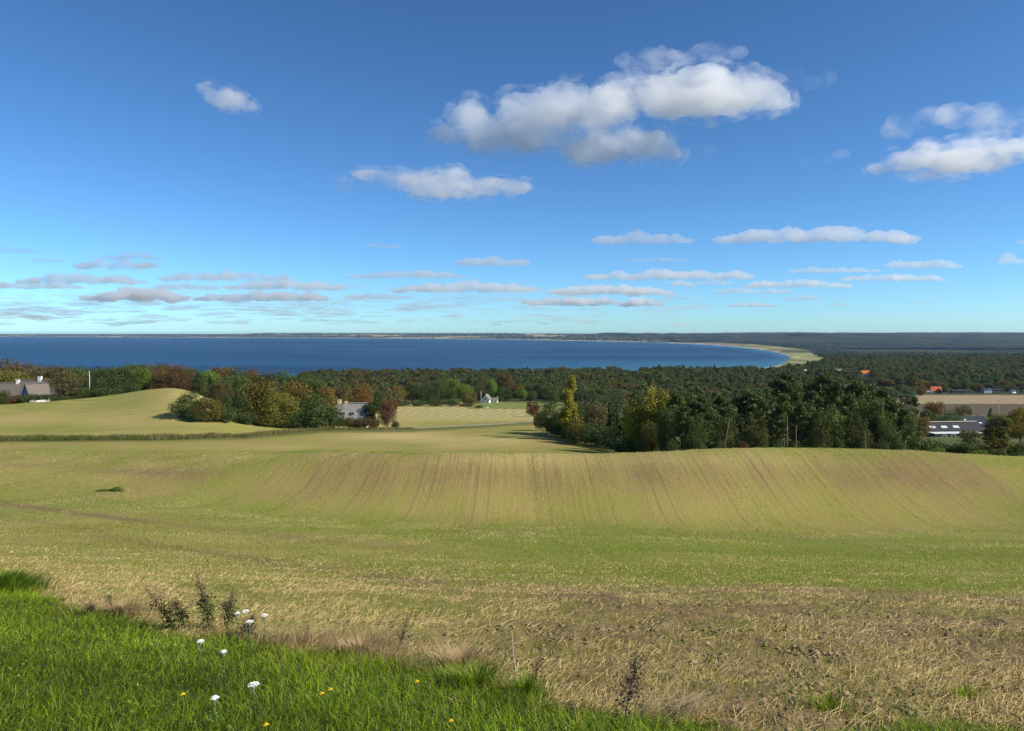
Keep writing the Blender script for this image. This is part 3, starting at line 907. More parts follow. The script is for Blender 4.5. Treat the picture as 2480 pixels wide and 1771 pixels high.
T(1450, 978, 242, 80, 'dome', 'dark', 'dark green tree behind the bare-limbed brownish one')
T(1400, 970, 250, 64, 'dome', 'green', 'mid green tree right behind the slim poplars')
T(1350, 985, 256, 56, 'dome', 'dark', 'dark tree between the pointed bush and the slim poplars')
pn = 0
PINES = [(1635, 952, 190, 66), (1676, 948, 196, 64), (1655, 985, 178, 58), (1700, 962, 188, 54), (1722, 985, 178, 58), (1744, 955, 194, 60), (1770, 975, 178, 56),
         (1792, 958, 192, 56), (1826, 948, 190, 66), (1806, 990, 176, 52), (1850, 970, 176, 58), (1868, 940, 198, 62), (1896, 955, 180, 60), (1905, 905, 235, 74),
         (1930, 930, 205, 60), (1940, 975, 172, 58), (1962, 903, 232, 70), (1972, 945, 185, 58), (1996, 905, 228, 64), (2004, 968, 172, 58), (2022, 922, 210, 58),
         (2042, 910, 226, 60), (2052, 955, 178, 60), (2072, 922, 212, 60), (2094, 948, 186, 60), (2104, 928, 214, 56), (2124, 960, 176, 58), (2140, 942, 204, 56),
         (2158, 965, 182, 56), (2174, 957, 198, 50), (2190, 990, 178, 56)]
for (u, v, Y, w) in PINES:
    front = Y < 183
    T(u, v, Y, w * (1.45 if pn % 2 else 1.25), ('lowpine', 'oval', 'lowpine', 'pine', 'oval')[pn % 5], 'pine', 'dark pine in the front row of the grove behind the stubble brow' if front else 'dark pine deeper inside the grove behind the stubble brow',
      'front pines of the grove' if front else 'inner pines of the grove', bark=BARKP if pn % 7 == 3 else None); pn += 1
for (u, v, Y, w, c) in ((1612, 975, 183, 60, 'dark'), (1690, 1000, 172, 70, 'pine'), (1765, 1005, 171, 64, 'pine'), (1835, 1010, 170, 66, 'pine'), (1985, 1000, 169, 64, 'pine'), (2080, 995, 170, 66, 'pine'), (2150, 1005, 172, 64, 'pine')):
    T(u, v, Y, w, 'dome', c, 'lower leafy tree filling the front of the pine grove', 'low trees in the grove front')
for (u, w, c) in ((1630, 46, 'dark'), (1690, 40, 'green'), (1745, 44, 'dark'), (1800, 40, 'rust'), (1835, 36, 'green'), (1880, 42, 'dark'), (1930, 40, 'green'), (1985, 44, 'dark'),
               (2035, 40, 'dark'), (2085, 42, 'green'), (2130, 44, 'dark'), (2175, 46, 'dark')):
    T(u, 1050 + (u % 17), 168, w, 'shrub', c, 'undergrowth bush between the trunks of the pine grove', 'undergrowth in the pine grove')
for (u, v0, lean) in ((1752, 1015, 5), (1907, 1010, 0), (1928, 1030, 0), (2096, 1045, 0)):
    g = ground_at(u, 163.0); top = at(u + lean * 3, v0, 163.0)
    o = MB().tube([(0, 0, -0.3), ((top.x - g.x) * 0.4, 0, (top.z - g.z) * 0.5), (top.x - g.x, 0, top.z - g.z)], [0.11, 0.08, 0.045], 7).build('dead_pine_trunk', BARKPINE, None, True)
    o.location = g
    tag(o, {1752: 'leaning pale bare trunk left in the pine grove front', 1907: 'tallest straight pale bare trunk at the grove front', 1928: 'shorter pale bare trunk right beside the tallest one',
            2096: 'pale bare trunk near the right end of the pine grove'}[u], 'tree trunk')
T(2206, 958, 215, 54, 'lowpine', 'pine', 'single shaggy pine standing out at the right end of the grove')
T(2226, 1000, 255, 60, 'round', 'orange', 'orange-brown tree left of the long black roof')
T(2262, 966, 395, 56, 'round', 'orange', 'tall orange-olive birch above the long black roof', bark=BARKP)
T(2246, 985, 372, 46, 'round', 'green', 'green tree left below the orange-olive birch')
T(2300, 990, 372, 60, 'dome', 'green', 'green tree left of the dark blue-grey roof')
T(2330, 972, 420, 46, 'loose', 'brown', 'brownish thin tree behind the dark blue-grey roof')
T(2396, 986, 290, 34, 'cone', 'dark', 'dark spruce right of the long black roof')
T(2350, 1035, 240, 66, 'round', 'brown', 'olive-brown tree before the right part of the black roof')
T(2425, 995, 262, 70, 'round', 'brown', 'olive-brown tree right of the dark spruce')
T(2470, 976, 244, 84, 'round', 'orange', 'rusty-green tree at the right picture edge')
T(2515, 985, 250, 84, 'round', 'brown', 'olive tree just outside the right picture edge')
for (u, v, w, c) in ((2215, 1040, 66, 'dark'), (2255, 1056, 62, 'green'), (2292, 1068, 44, 'dark'), (2352, 1062, 66, 'green'), (2400, 1058, 62, 'brown'), (2440, 1062, 60, 'green'), (2480, 1058, 60, 'brown'), (2318, 1070, 50, 'dark'), (2236, 1066, 52, 'dark')):
    T(u, v, 190, w * 1.3, 'shrub', c, 'bush in the thicket before the long black-roofed building', 'thicket before the black roof')
for (u, v, w, c) in ((2370, 1080, 46, 'bright'), (2420, 1085, 40, 'green'), (2268, 1078, 44, 'bright'), (2480, 1090, 46, 'green')):
    T(u, v, 172, w, 'shrub', c, 'low light green bush at the field edge right of the pine grove', 'low bushes at the right field edge')
for (u, v) in ((2414, 1020), (2432, 1010), (2400, 1035)):
    T(u, v, 185, 40, 'pine', 'olive', 'slim pine with bare pale trunk at the right field edge', 'slim pines at the right field edge', bark=BARKP)

# --- front rows of the middle wood
mw = np.random.RandomState(77)
pal = ['dark', 'dark', 'green', 'green', 'pine', 'brown', 'rust', 'grey', 'green', 'dark', 'orange', 'brown']


def row(u0, u1, Y, step, h0, h1, where, grp, pal=pal):
    u = u0
    while u < u1:
        c = pal[mw.randint(len(pal))]; Yy = Y * mw.uniform(0.98, 1.03)
        g = ground_at(u, Yy); h = mw.uniform(h0, h1)
        _, vt = proj(g.x, g.y, g.z + h)
        sh = 'lowpine' if c == 'pine' else ('dome', 'round', 'oval')[mw.randint(3)]
        T(u, vt, Yy, step * mw.uniform(1.15, 1.7) * (0.75 if sh == 'lowpine' else 1), sh, c, LAB[c] + ' tree ' + where, grp + ', ' + LAB[c])
        u += step * mw.uniform(0.8, 1.2)


row(940, 1340, 745, 26, 12, 17, 'in the wood behind the white house', 'wood behind the white house')
row(1335, 1560, 600, 30, 11, 16, 'beyond the green field seen through the grove', 'wood beyond the green field')
row(1335, 1640, 660, 30, 12, 17, 'in the second row beyond the grove gap', 'second row beyond the grove gap')
row(1560, 1960, 470, 38, 9, 14, 'close behind the pine grove', 'trees close behind the pines')
row(1600, 2000, 560, 34, 10, 15, 'in the wood showing over the pine grove', 'wood over the pine grove')
row(1500, 2010, 690, 30, 12, 16, 'in the back of the wood over the pine grove', 'back wood over the pine grove', pal + ['rust', 'brown', 'rust'])
row(1950, 2200, 800, 24, 10, 15, 'in the wood left of the tan field', 'wood left of the tan field')
row(1950, 2240, 905, 24, 11, 15, 'at the left end of the tan field', 'wood at the tan field end')
row(2240, 2560, 985, 25, 11, 15, 'right behind the houses along the tan field', 'trees behind the houses', pal + ['green', 'orange'])
row(1930, 2560, 1060, 25, 11, 16, 'in the second row behind the houses', 'second row behind the houses')


# --- the rest of the woods as one mass
def build_mixed_wood():
    r = np.random.RandomState(3)
    pts = []
    def fill(u0, u1, Y0, Y1, sp0, sp1, cond=None):
        Y = Y0
        while Y < Y1:
            sp = sp0 + (sp1 - sp0) * (Y - Y0) / (Y1 - Y0)
            xs = np.arange((u0 - UC) / FPX * Y, (u1 - UC) / FPX * Y, sp)
            xs = xs + r.uniform(-0.5, 0.5, len(xs)) * sp
            ys = Y + r.uniform(-0.5, 0.5, len(xs)) * sp
            for x, y in zip(xs, ys): pts.append((x, y))
            Y += sp * 0.9
    fill(-120, 800, 485, 640, 8, 9)
    fill(780, 960, 500, 760, 9, 9)
    fill(740, 1340, 775, 1420, 9, 12)
    fill(1335, 1990, 720, 1640, 9, 13)
    fill(1560, 1980, 500, 720, 11, 10)
    fill(1990, 2600, 1090, 1600, 10, 13)
    fill(1930, 2620, 1600, 2700, 13, 22)
    A = np.array(pts)
    u = UC + FPX * A[:, 0] / A[:, 1]
    wd = water_d(u, A[:, 1]); z = gz(A[:, 0], A[:, 1])
    _, v = proj(A[:, 0], A[:, 1], z)
    dune = (A[:, 1] > 1500) & (u < np.interp(v, [835, 850, 858, 872, 890, 900], [2040, 1965, 1970, 2005, 1960, 1900]) + 12 * (vnoise(A[:, 0] / 40, A[:, 1] / 60, 4) - 0.5))
    ok = (wd < -70) & ~dune & (fbm(A[:, 0] / 55, A[:, 1] / 95, 93, 2) < 0.70)
    for hx, hy, hr, dp in CLEAR:
        ok &= ~((np.abs(A[:, 0] / A[:, 1] - hx / hy) < hr / hy) & (A[:, 1] < hy + 9) & (A[:, 1] > hy - dp))
    A = A[ok]; z = z[ok]; u = u[ok]; Y = A[:, 1]
    tone = fbm(A[:, 0] / 45, Y / 60, 88, 3); tall = fbm(A[:, 0] / 30, Y / 40, 94, 2)
    # prototypes: a few crown shapes in a few leaf colours, set out by geometry nodes
    coll = bpy.data.collections.new('wood_crowns')
    shapes = []
    for sh, k in (('dome', 0), ('round', 1), ('lowpine', 0), ('dome', 2), ('oval', 1)):
        V, F, var, C, W0 = crown(sh, 900 + k * 31 + len(sh))
        pick = r.choice(len(F), 1500, replace=False)
        P = V.reshape(-1, 4, 3)[pick]; cen = P.mean(1, keepdims=True); P = cen + (P - cen) * 2.2
        P = P[cen[:, 0, 2] > 0.12]
        shapes.append((np_mesh('wood_crown', P.reshape(-1, 3), np.arange(len(P) * 4).reshape(-1, 4), False, attrs=dict(var=np.repeat(var.reshape(-1, 4)[pick][cen[:, 0, 2] > 0.12][:, 0], 4))), W0, sh))
    cols = ['dark', 'green', 'pine', 'brown', 'rust', 'olive', 'grey']
    protos = []
    for ci, cn in enumerate(cols):
        for si, (me, W0, sh) in enumerate(shapes):
            ob = bpy.data.objects.new('wood_crown_%02d' % len(protos), me); coll.objects.link(ob)
            if len(me.materials) == 0: me.materials.append(LEAF[cn])
            ob.material_slots[0].link = 'OBJECT'; ob.material_slots[0].material = LEAF[cn]
            protos.append((ci, W0, sh))
    n = len(A); idx = np.zeros(n, np.int32); scl = np.zeros((n, 3), np.float32)
    for i in range(n):
        pr = np.array([3.4, 3.4, 3.0, 2.2, 0.8 * (2.4 if u[i] < 900 else 1), 0.7, 2.4]); pr *= np.exp(6.0 * (tone[i] - 0.5) * np.array([-1, 0, -1, 1, 1, 1, 0])); pr /= pr.sum()
        ci = r.choice(7, p=pr); si = r.randint(5) if ci != 2 else r.choice([2, 4, 2])
        idx[i] = ci * 5 + si; W0 = protos[idx[i]][1]
        H = 9 + 8.5 * r.beta(1.6, 1.6) * (0.8 if Y[i] > 1500 else 1) + 9.0 * (tall[i] - 0.5)
        w = r.uniform(8, 16) if r.uniform() < 0.7 else r.uniform(5, 8)
        if Y[i] > 1600: w *= 1.35
        scl[i] = (w / W0, w / W0, H)
    me = bpy.data.meshes.new('mixed_wood'); me.vertices.add(n)
    me.vertices.foreach_set('co', np.stack([A[:, 0], Y, z - 0.3], 1).astype(np.float32).ravel())
    at_ = me.attributes.new('idx', 'INT', 'POINT'); at_.data.foreach_set('value', idx)
    at_ = me.attributes.new('scl', 'FLOAT_VECTOR', 'POINT'); at_.data.foreach_set('vector', scl.ravel())
    at_ = me.attributes.new('rot', 'FLOAT_VECTOR', 'POINT'); rt = np.zeros((n, 3), np.float32); rt[:, 2] = r.uniform(0, 6.28, n); at_.data.foreach_set('vector', rt.ravel())
    ng = bpy.data.node_groups.new('set_out_trees', 'GeometryNodeTree')
    ng.interface.new_socket('Geometry', in_out='INPUT', socket_type='NodeSocketGeometry'); ng.interface.new_socket('Geometry', in_out='OUTPUT', socket_type='NodeSocketGeometry')
    gi = ng.nodes.new('NodeGroupInput'); go = ng.nodes.new('NodeGroupOutput'); ip = ng.nodes.new('GeometryNodeInstanceOnPoints'); ci_ = ng.nodes.new('GeometryNodeCollectionInfo')
    ci_.inputs['Collection'].default_value = coll; ci_.inputs['Separate Children'].default_value = True; ci_.inputs['Reset Children'].default_value = True
    def na(nm, ty):
        q = ng.nodes.new('GeometryNodeInputNamedAttribute'); q.data_type = ty; q.inputs['Name'].default_value = nm; return q.outputs[0]
    e2r = ng.nodes.new('FunctionNodeEulerToRotation'); ng.links.new(na('rot', 'FLOAT_VECTOR'), e2r.inputs[0])
    ng.links.new(gi.outputs[0], ip.inputs['Points']); ng.links.new(ci_.outputs[0], ip.inputs['Instance']); ip.inputs['Pick Instance'].default_value = True
    ng.links.new(na('idx', 'INT'), ip.inputs['Instance Index']); ng.links.new(e2r.outputs[0], ip.inputs['Rotation']); ng.links.new(na('scl', 'FLOAT_VECTOR'), ip.inputs['Scale'])
    ng.links.new(ip.outputs[0], go.inputs[0])
    o = link('mixed_wood', me)
    md = o.modifiers.new('trees', 'NODES'); md.node_group = ng
    return tag(o, 'mixed green and rust autumn woodland stretching back to the coast', 'wood', kind='stuff')


# --- distant forest canopy round the bay
def build_far_wood():
    us = np.arange(1300, 2760, 3.2); ys = np.exp(np.linspace(math.log(2550), math.log(16000), 300))
    Yg, Ug = np.meshgrid(ys, us, indexing='ij'); X = (Ug - UC) / FPX * Yg
    z = gz(X, Yg); wd = water_d(Ug, Yg)
    _, v = proj(X, Yg, z)
    lim = np.interp(v, [806, 822, 832, 846, 852, 858, 870, 900], [1380, 1560, 1800, 1950, 1960, 1975, 2020, 2300])
    mask = sstep(-10, 30, Ug - lim + 26 * (vnoise(X / 160, Yg / 500, 15) - 0.5)) * sstep(150, 420, -wd)
    open_ = sstep(0.60, 0.66, fbm(X / 420, Yg / 1500, 66, 3)) * (Yg > 7000)
    mask = mask * (1 - open_)
    rr = np.random.RandomState(8)
    bump = np.where(Yg > 8000, 0.2 + 2.4 * fbm(X / 260, Yg / 900, 92, 3), 0.55) + 0.45 * rr.uniform(0, 1, X.shape) * (0.7 + 0.6 * fbm(X / 60, Yg / 120, 90, 2))
    Z = z - 1.0 + mask * 15 * bump
    tone = fbm(X / 150, Yg / 500, 91, 3)
    c = np.array([0.012, 0.022, 0.010]) + (tone[..., None] - 0.48).clip(0, 1) * np.array([0.15, 0.12, 0.04])
    c = c * rr.uniform(0.6, 1.4, X.shape)[..., None]
    n, k = X.shape
    idx = np.arange(n * k).reshape(n, k)
    F = np.stack([idx[:-1, :-1], idx[:-1, 1:], idx[1:, 1:], idx[1:, :-1]], -1).reshape(-1, 4)
    keep = mask.ravel()[F].max(1) > 0.02
    F = F[keep]; used = np.unique(F); remap = np.zeros(n * k, int); remap[used] = np.arange(len(used))
    me = np_mesh('far_wood', np.stack([X, Yg, Z], -1).reshape(-1, 3)[used], remap[F], False, cols=dict(col=c.reshape(-1, 3)[used]))
    o = link('far_wood', me, leafy('leaf_far_wood', None, None, use_col=True, trans=0.1))
    return tag(o, 'dark plantation forest on the flat land round the bay', 'forest', kind='stuff')


# --- tree lines and villages' greenery on the far shore
def build_far_shore_trees():
    r = np.random.RandomState(21); Vs = []
    n = 5200
    u = r.uniform(-250, 1650, n); f = r.uniform(0, 1, n)
    y1 = np.interp(u, CF_U, CF_Y); yr = np.interp(u, [-3000, 0, 900, 1400, 1900], [19500, 19500, 17500, 13500, 11500])
    Y = y1 + 150 + f ** 0.8 * (yr - y1 + 400)
    x = (u - UC) / FPX * Y
    ok = fbm(x / 420, Y / 1500, 66, 3) < 0.60
    x, Y, u = x[ok], Y[ok], u[ok]; z = gz(x, Y)
    m = len(x); w = r.uniform(20, 90, m); h = r.uniform(8, 17, m)
    a = np.linspace(0, 2 * math.pi, 7)[:-1]
    ring = np.stack([np.cos(a), np.sin(a)], 1)
    V = np.zeros((m, 13, 3))
    for j in range(6):
        V[:, j, 0] = x + ring[j, 0] * w * 0.5; V[:, j, 1] = Y + ring[j, 1] * w * 0.5; V[:, j, 2] = z - 2
        V[:, 6 + j, 0] = x + ring[j, 0] * w * 0.42 * r.uniform(0.7, 1.1, m); V[:, 6 + j, 1] = Y + ring[j, 1] * w * 0.4; V[:, 6 + j, 2] = z + h * r.uniform(0.55, 0.9, m)
    V[:, 12] = np.stack([x, Y, z + h], 1)
    F = []
    for j in range(6):
        q = (j + 1) % 6
        F += [(j, q, 6 + q), (j, 6 + q, 6 + j), (6 + j, 6 + q, 12)]
    F = (np.array(F)[None] + (np.arange(m) * 13)[:, None, None]).reshape(-1, 3)
    c = np.array([0.040, 0.052, 0.030]) * r.uniform(0.6, 1.5, (m, 1))
    me = np_mesh('far_shore_trees', V.reshape(-1, 3), F, True, cols=dict(col=np.repeat(c, 13, 0)))
    o = link('far_shore_trees', me, leafy('leaf_far_shore', None, None, use_col=True, trans=0.1))
    tag(o, 'low hazy tree lines along the far shore of the bay', 'tree line', kind='stuff')


# --- copies that only their place tells apart: count them from the left
ORD = ['leftmost', 'second from left', 'third from left', 'fourth from left', 'fifth from left', 'sixth from left', 'seventh from left', 'eighth from left', 'ninth from left', 'tenth from left',
       'eleventh from left', 'twelfth from left', '13th from left', '14th from left', '15th from left', '16th from left', '17th from left', '18th from left', '19th from left', '20th from left', '21st from left', '22nd from left']
by = {}
for ob in COL.objects:
    if ob.get('category') in ('tree', 'shrub') and ob.get('label'): by.setdefault(ob['label'], []).append(ob)
for lab_, obs in by.items():
    if len(obs) > 1:
        obs.sort(key=lambda ob: ob.location.x / ob.location.y)
        for k_, ob in enumerate(obs): ob['label'] = lab_ + ', ' + ORD[min(k_, len(ORD) - 1)]


# ------------------------------------------------------------------ houses
M = dict(
    thatch=plain('thatch_grey_brown', (0.150, 0.125, 0.105), 0.95, 0.3, 2.5, bump=0.5, bscale=12),
    thatch_pale=plain('thatch_weathered_grey', (0.235, 0.222, 0.21), 0.95, 0.35, 2.0, bump=0.6, bscale=10),
    white=plain('whitewash', (0.80, 0.79, 0.75), 0.8, 0.06, 1.0),
    cream=plain('yellow_washed_brick', (0.72, 0.58, 0.33), 0.85, 0.12, 3.0),
    blue=plain('blue_painted_boards', (0.10, 0.21, 0.34), 0.6, 0.2, 3.0),
    bluegrey=plain('pale_blue_boards', (0.30, 0.40, 0.46), 0.6, 0.15, 2.0),
    black=plain('black_roofing_felt', (0.028, 0.028, 0.034), 0.7, 0.3, 1.0),
    slate=plain('dark_blue_grey_roof', (0.040, 0.046, 0.062), 0.85, 0.25, 1.2, spec=0.1),
    tile=plain('orange_clay_tile', (0.58, 0.135, 0.035), 0.75, 0.15, 2.0),
    greyroof=plain('grey_eternit_roof', (0.20, 0.175, 0.155), 0.85, 0.25, 1.5),
    brick=plain('red_brick', (0.34, 0.13, 0.075), 0.85, 0.25, 2.0),
    glass=plain('window_glass', (0.02, 0.025, 0.03), 0.08, 0.1, 1.0, spec=0.8),
    skylight=plain('skylight_glass', (0.62, 0.66, 0.70), 0.25, 0.1, 1.0, spec=0.6),
    metal=plain('white_painted_metal', (0.72, 0.72, 0.70), 0.5, 0.05, 1.0),
    pale=plain('pale_concrete', (0.36, 0.33, 0.27), 0.85, 0.15, 2.0),
    wood=plain('weathered_pole_wood', (0.36, 0.29, 0.20), 0.85, 0.25, 3.0),
    dark=plain('dark_stained_boards', (0.035, 0.030, 0.027), 0.75, 0.25, 2.0),
)
CLEAR = []


def wing(par, cx, cy, rot, L, W, wall_h, roof_h, wmat, rmat, z0=0.0, over=0.45, thick=0.28, chimneys=(), windows=(), gable=None, ridge=None, door=None):
    R = Matrix.Translation((cx, cy, z0)) @ Matrix.Rotation(rot, 4, 'Z')
    def put(mb, name, mat, parent=None):
        me = mb.mesh(name); o = link(name, me, mat, parent or par)
        if parent is None: o.matrix_local = R
        return o
    h, t = wall_h, wall_h + roof_h
    wl_ = put(MB().prism([(-W / 2, -3.0), (W / 2, -3.0), (W / 2, h), (0, t - 0.02), (-W / 2, h)], -L / 2, L / 2), 'wall', wmat)
    if gable is not None:
        for s in gable[1]:
            x0, x1 = (L / 2, L / 2 + 0.05) if s > 0 else (-L / 2 - 0.05, -L / 2)
            put(MB().prism([(-W / 2 + .02, h - 0.4), (W / 2 - .02, h - 0.4), (W / 2 - .02, h), (0, t - 0.05), (-W / 2 + .02, h)], x0, x1), 'gable_boarding', gable[0])
    sl = roof_h / (W / 2); e = over
    rf = put(MB().prism([(-W / 2 - e, h - sl * e), (0, t), (W / 2 + e, h - sl * e), (W / 2 + e, h - sl * e + thick), (0, t + thick * 1.15), (-W / 2 - e, h - sl * e + thick)],
                        -L / 2 - e * 0.8, L / 2 + e * 0.8), 'roof', rmat)
    if ridge is not None:
        r_ = put(MB().prism([(-0.45, t + thick * 0.85), (0.45, t + thick * 0.85), (0.0, t + thick + 0.22)], -L / 2 - e * 0.6, L / 2 + e * 0.6), 'ridge_cap', ridge, rf)
    for (x, sz, hh, mt) in chimneys:
        c = put(MB().box(x - sz * .6, x + sz * .6, -sz * .5, sz * .5, t - 0.8, t + hh), 'chimney', mt)
        put(MB().box(x - sz * .68, x + sz * .68, -sz * .58, sz * .58, t + hh, t + hh + 0.14), 'chimney_cap', mt, c)
    for wdef in windows:
        face, a, z, ww, wh = wdef[:5]
        fm = wdef[5] if len(wdef) > 5 else M['white']
        if face == 'front':
            f = put(MB().box(a - ww / 2, a + ww / 2, -W / 2 - 0.06, -W / 2 + 0.05, z, z + wh), 'window', fm)
            put(MB().box(a - ww / 2 + .1, a + ww / 2 - .1, -W / 2 - 0.075, -W / 2 - 0.062, z + .1, z + wh - .1), 'pane', M['glass'], f)
        elif face in ('left', 'right'):
            s = 1 if face == 'right' else -1; x0 = s * (L / 2 + 0.06)
            f = put(MB().box(min(x0, x0 + s * .08), max(x0, x0 + s * .08), a - ww / 2, a + ww / 2, z, z + wh), 'window', fm)
            put(MB().box(min(x0 + s * .09, x0 + s * .1), max(x0 + s * .09, x0 + s * .1), a - ww / 2 + .1, a + ww / 2 - .1, z + .1, z + wh - .1), 'pane', M['glass'], f)
        elif face == 'dormer':     # eyebrow dormer cut into the thatch of the front slope
            y = -W / 2 * (1 - (z - h) / roof_h) - thick * 0.6
            yb = -W / 2 * (1 - (z + wh + 0.5 - h) / roof_h)
            d = put(MB().box(a - ww / 2, a + ww / 2, y - 0.25, yb, z - 0.1, z + wh + 0.35), 'dormer', rmat)
            f = put(MB().box(a - ww / 2 + .08, a + ww / 2 - .08, y - 0.31, y - 0.255, z, z + wh), 'window', M['white'], d)
            put(MB().box(a - ww / 2 + .2, a + ww / 2 - .2, y - 0.33, y - 0.315, z + .25, z + wh - .02), 'pane', M['glass'], d)
        elif face == 'skylight':
            y = -W / 2 * (1 - (z - h) / roof_h); dz = wh * 0.5
            y2 = -W / 2 * (1 - (z + wh - h) / roof_h); tt_ = thick + 0.04
            mb = MB(); pts = [(a - ww / 2, y, z + tt_), (a + ww / 2, y, z + tt_), (a + ww / 2, y2, z + wh + tt_), (a - ww / 2, y2, z + wh + tt_)]
            low = [(p[0], p[1], p[2] - 0.15) for p in pts]
            mb.poly(pts)
            for q in range(4): mb.poly([low[q], low[(q + 1) % 4], pts[(q + 1) % 4], pts[q]])
            put(mb, 'skylight', M['skylight'], rf)
    if door is not None:
        face, a, ww, wh, mt = door
        put(MB().box(a - ww / 2, a + ww / 2, -W / 2 - 0.05, -W / 2 + 0.04, 0.05, wh), 'door', mt)
    return par


def house(name, u, Y, label, cat='house', rz=0.0, zoff=0.0, clear=9, depth=55):
    g = ground_at(u, Y)
    e = empty(name, (g.x, g.y, g.z + zoff), rz)
    tag(e, label, cat)
    CLEAR.append((g.x, g.y, clear, depth))
    return e


# thatched farm with the blue gable
fa = house('thatched_farmhouse', 40, 357, 'long thatched farmhouse with two white chimneys and a blue gable', zoff=1.2)
wing(fa, -8.5, 1.5, math.radians(3), 20, 8.5, 2.9, 5.6, M['dark'], M['thatch'], ridge=M['thatch'], chimneys=((8.2, 1.1, 1.5, M['white']),))
wing(fa, 8.0, 3.5, math.radians(-2), 17, 8.5, 3.4, 6.4, M['dark'], M['thatch'], ridge=M['thatch'], chimneys=((1.2, 1.3, 1.6, M['white']),))
wing(fa, 12.0, -1.6, math.radians(58), 12, 6.6, 3.4, 5.0, M['white'], M['thatch'], ridge=M['thatch'], gable=(M['blue'], (-1,)),
     windows=(('left', -0.9, 3.2, 0.9, 1.0), ('left', 0.9, 3.2, 0.9, 1.0), ('front', 1.5, 0.9, 1.1, 1.2)))
# grey thatched house in the clump
gh = house('thatched_cottage', 853, 305, 'grey thatched cottage with two yellow chimneys half hidden in the clump', zoff=1.0, rz=math.radians(2))
wing(gh, 0, 0, 0, 11.6, 8.6, 2.9, 5.6, M['cream'], M['thatch_pale'], ridge=M['thatch_pale'], over=0.6,
     chimneys=((-5.0, 1.15, 1.5, M['cream']), (-2.4, 0.85, 0.9, M['cream'])),
     windows=(('dormer', -2.6, 4.2, 1.35, 1.15), ('dormer', 1.0, 4.2, 1.35, 1.15), ('front', -4.0, 0.9, 1.2, 1.2), ('front', 3.6, 0.9, 1.2, 1.2)))
# white house with pole
wh_ = house('white_house', 1179, 655, 'small white gabled house behind the pasture with a tall pole beside it', rz=math.radians(78))
wing(wh_, 0, 0, 0, 9.5, 6.4, 3.0, 3.9, M['white'], M['greyroof'], chimneys=((-2.0, 0.7, 0.9, M['white']),),
     windows=(('left', 0.3, 3.0, 1.5, 1.5), ('left', -1.6, 0.9, 1.1, 1.2), ('left', 1.7, 0.9, 1.1, 1.2)))
wo = house('white_outbuilding', 1199, 657, 'tiny white outbuilding with grey roof right of the white house', cat='outbuilding', rz=math.radians(-8))
wing(wo, 0, 0, 0, 4.6, 3.6, 2.2, 1.9, M['white'], M['greyroof'], chimneys=((2.0, 0.6, 1.1, M['white']),), windows=(('front', -1.2, 0.8, 0.8, 0.9), ('front', 0.7, 0.4, 0.9, 1.5)))
# long black building on the right
lb = house('long_black_roofed_building', 2292, 330, 'long low building with black roof, three skylights and a white flat-roofed front', cat='building', rz=math.radians(5), clear=16)
wing(lb, 0, 0, 0, 27, 9.5, 2.6, 3.0, M['dark'], M['black'], ridge=M['pale'], over=0.5,
     windows=(('skylight', -8.5, 3.3, 2.6, 0.8), ('skylight', -3.2, 3.3, 2.6, 0.8), ('skylight', 2.2, 3.3, 2.6, 0.8)))
o = MB().box(-12.5, 9.5, -10.6, -5.35, 2.0, 2.22).build('flat_roof', M['metal'], lb)
o = MB().box(-12.2, 9.2, -10.3, -5.6, -3.0, 1.99).build('annex_wall', M['dark'], lb)
for a in (-8, -4, 0, 4):
    f = MB().box(a - .9, a + .9, -10.38, -10.31, 0.4, 1.6).build('window', M['white'], lb); MB().box(a - .75, a + .75, -10.4, -10.385, 0.5, 1.5).build('pane', M['glass'], f)
bh = house('blue_grey_roofed_house', 2350, 388, 'house with plain dark blue-grey roof behind the long black one', rz=math.radians(3), clear=9)
wing(bh, 0, 0, 0, 13.5, 8.5, 2.6, 3.6, M['brick'], M['slate'], chimneys=((4.4, 0.6, 0.8, M['brick']),), windows=(('skylight', -4.2, 4.2, 0.8, 0.8), ('skylight', 2.8, 2.9, 1.5, 0.5), ('front', 0, 0.9, 1.4, 1.2)))
bp = house('brick_gable_house', 2246, 350, 'small orange brick gable showing between the trees left of the black roof', rz=math.radians(70), clear=4)
wing(bp, 0, 0, 0, 7, 4.5, 4.2, 2.4, M['brick'], M['tile'])
# along the tan field
oh = house('orange_roofed_house', 2266, 962, 'house with steep bright orange tiled roof at the back of the tan field', rz=math.radians(-14))
wing(oh, 0, 0, 0, 11.5, 8.5, 2.4, 5.6, M['white'], M['tile'], chimneys=((-1.0, 0.7, 0.9, M['white']),), windows=(('front', -2, 0.9, 1.2, 1.1), ('front', 2, 0.9, 1.2, 1.1)))
wing(oh, 2.6, -4.6, math.radians(90), 5.5, 5.2, 2.4, 3.4, M['dark'], M['tile'])
cp = house('white_carport', 2247, 955, 'white flat-roofed carport left of the bright orange house', cat='carport', clear=4)
MB().box(-6, 3, -2.4, 2.4, 2.3, 2.6).build('roof', M['metal'], cp)
for px in (-5.5, -1.5, 2.5):
    for py in (-2.1, 2.1): MB().box(px - .09, px + .09, py - .09, py + .09, -0.5, 2.29).build('post', M['white'], cp)
dg = house('dark_garage_row', 2324, 962, 'low dark sheds right of the bright orange house', cat='shed', clear=8)
wing(dg, 0, 0, 0, 21, 6, 2.5, 1.4, M['dark'], M['black'], windows=(('front', -4.5, 0.8, 1.6, 1.1), ('front', 7.5, 0.8, 2.0, 1.1)))
bs = house('pale_blue_shed', 2400, 962, 'long shed with pale blue left half behind a thin white pole', cat='shed', clear=10)
wing(bs, -5.5, 0, 0, 10, 6, 4.6, 1.2, M['bluegrey'], M['slate'])
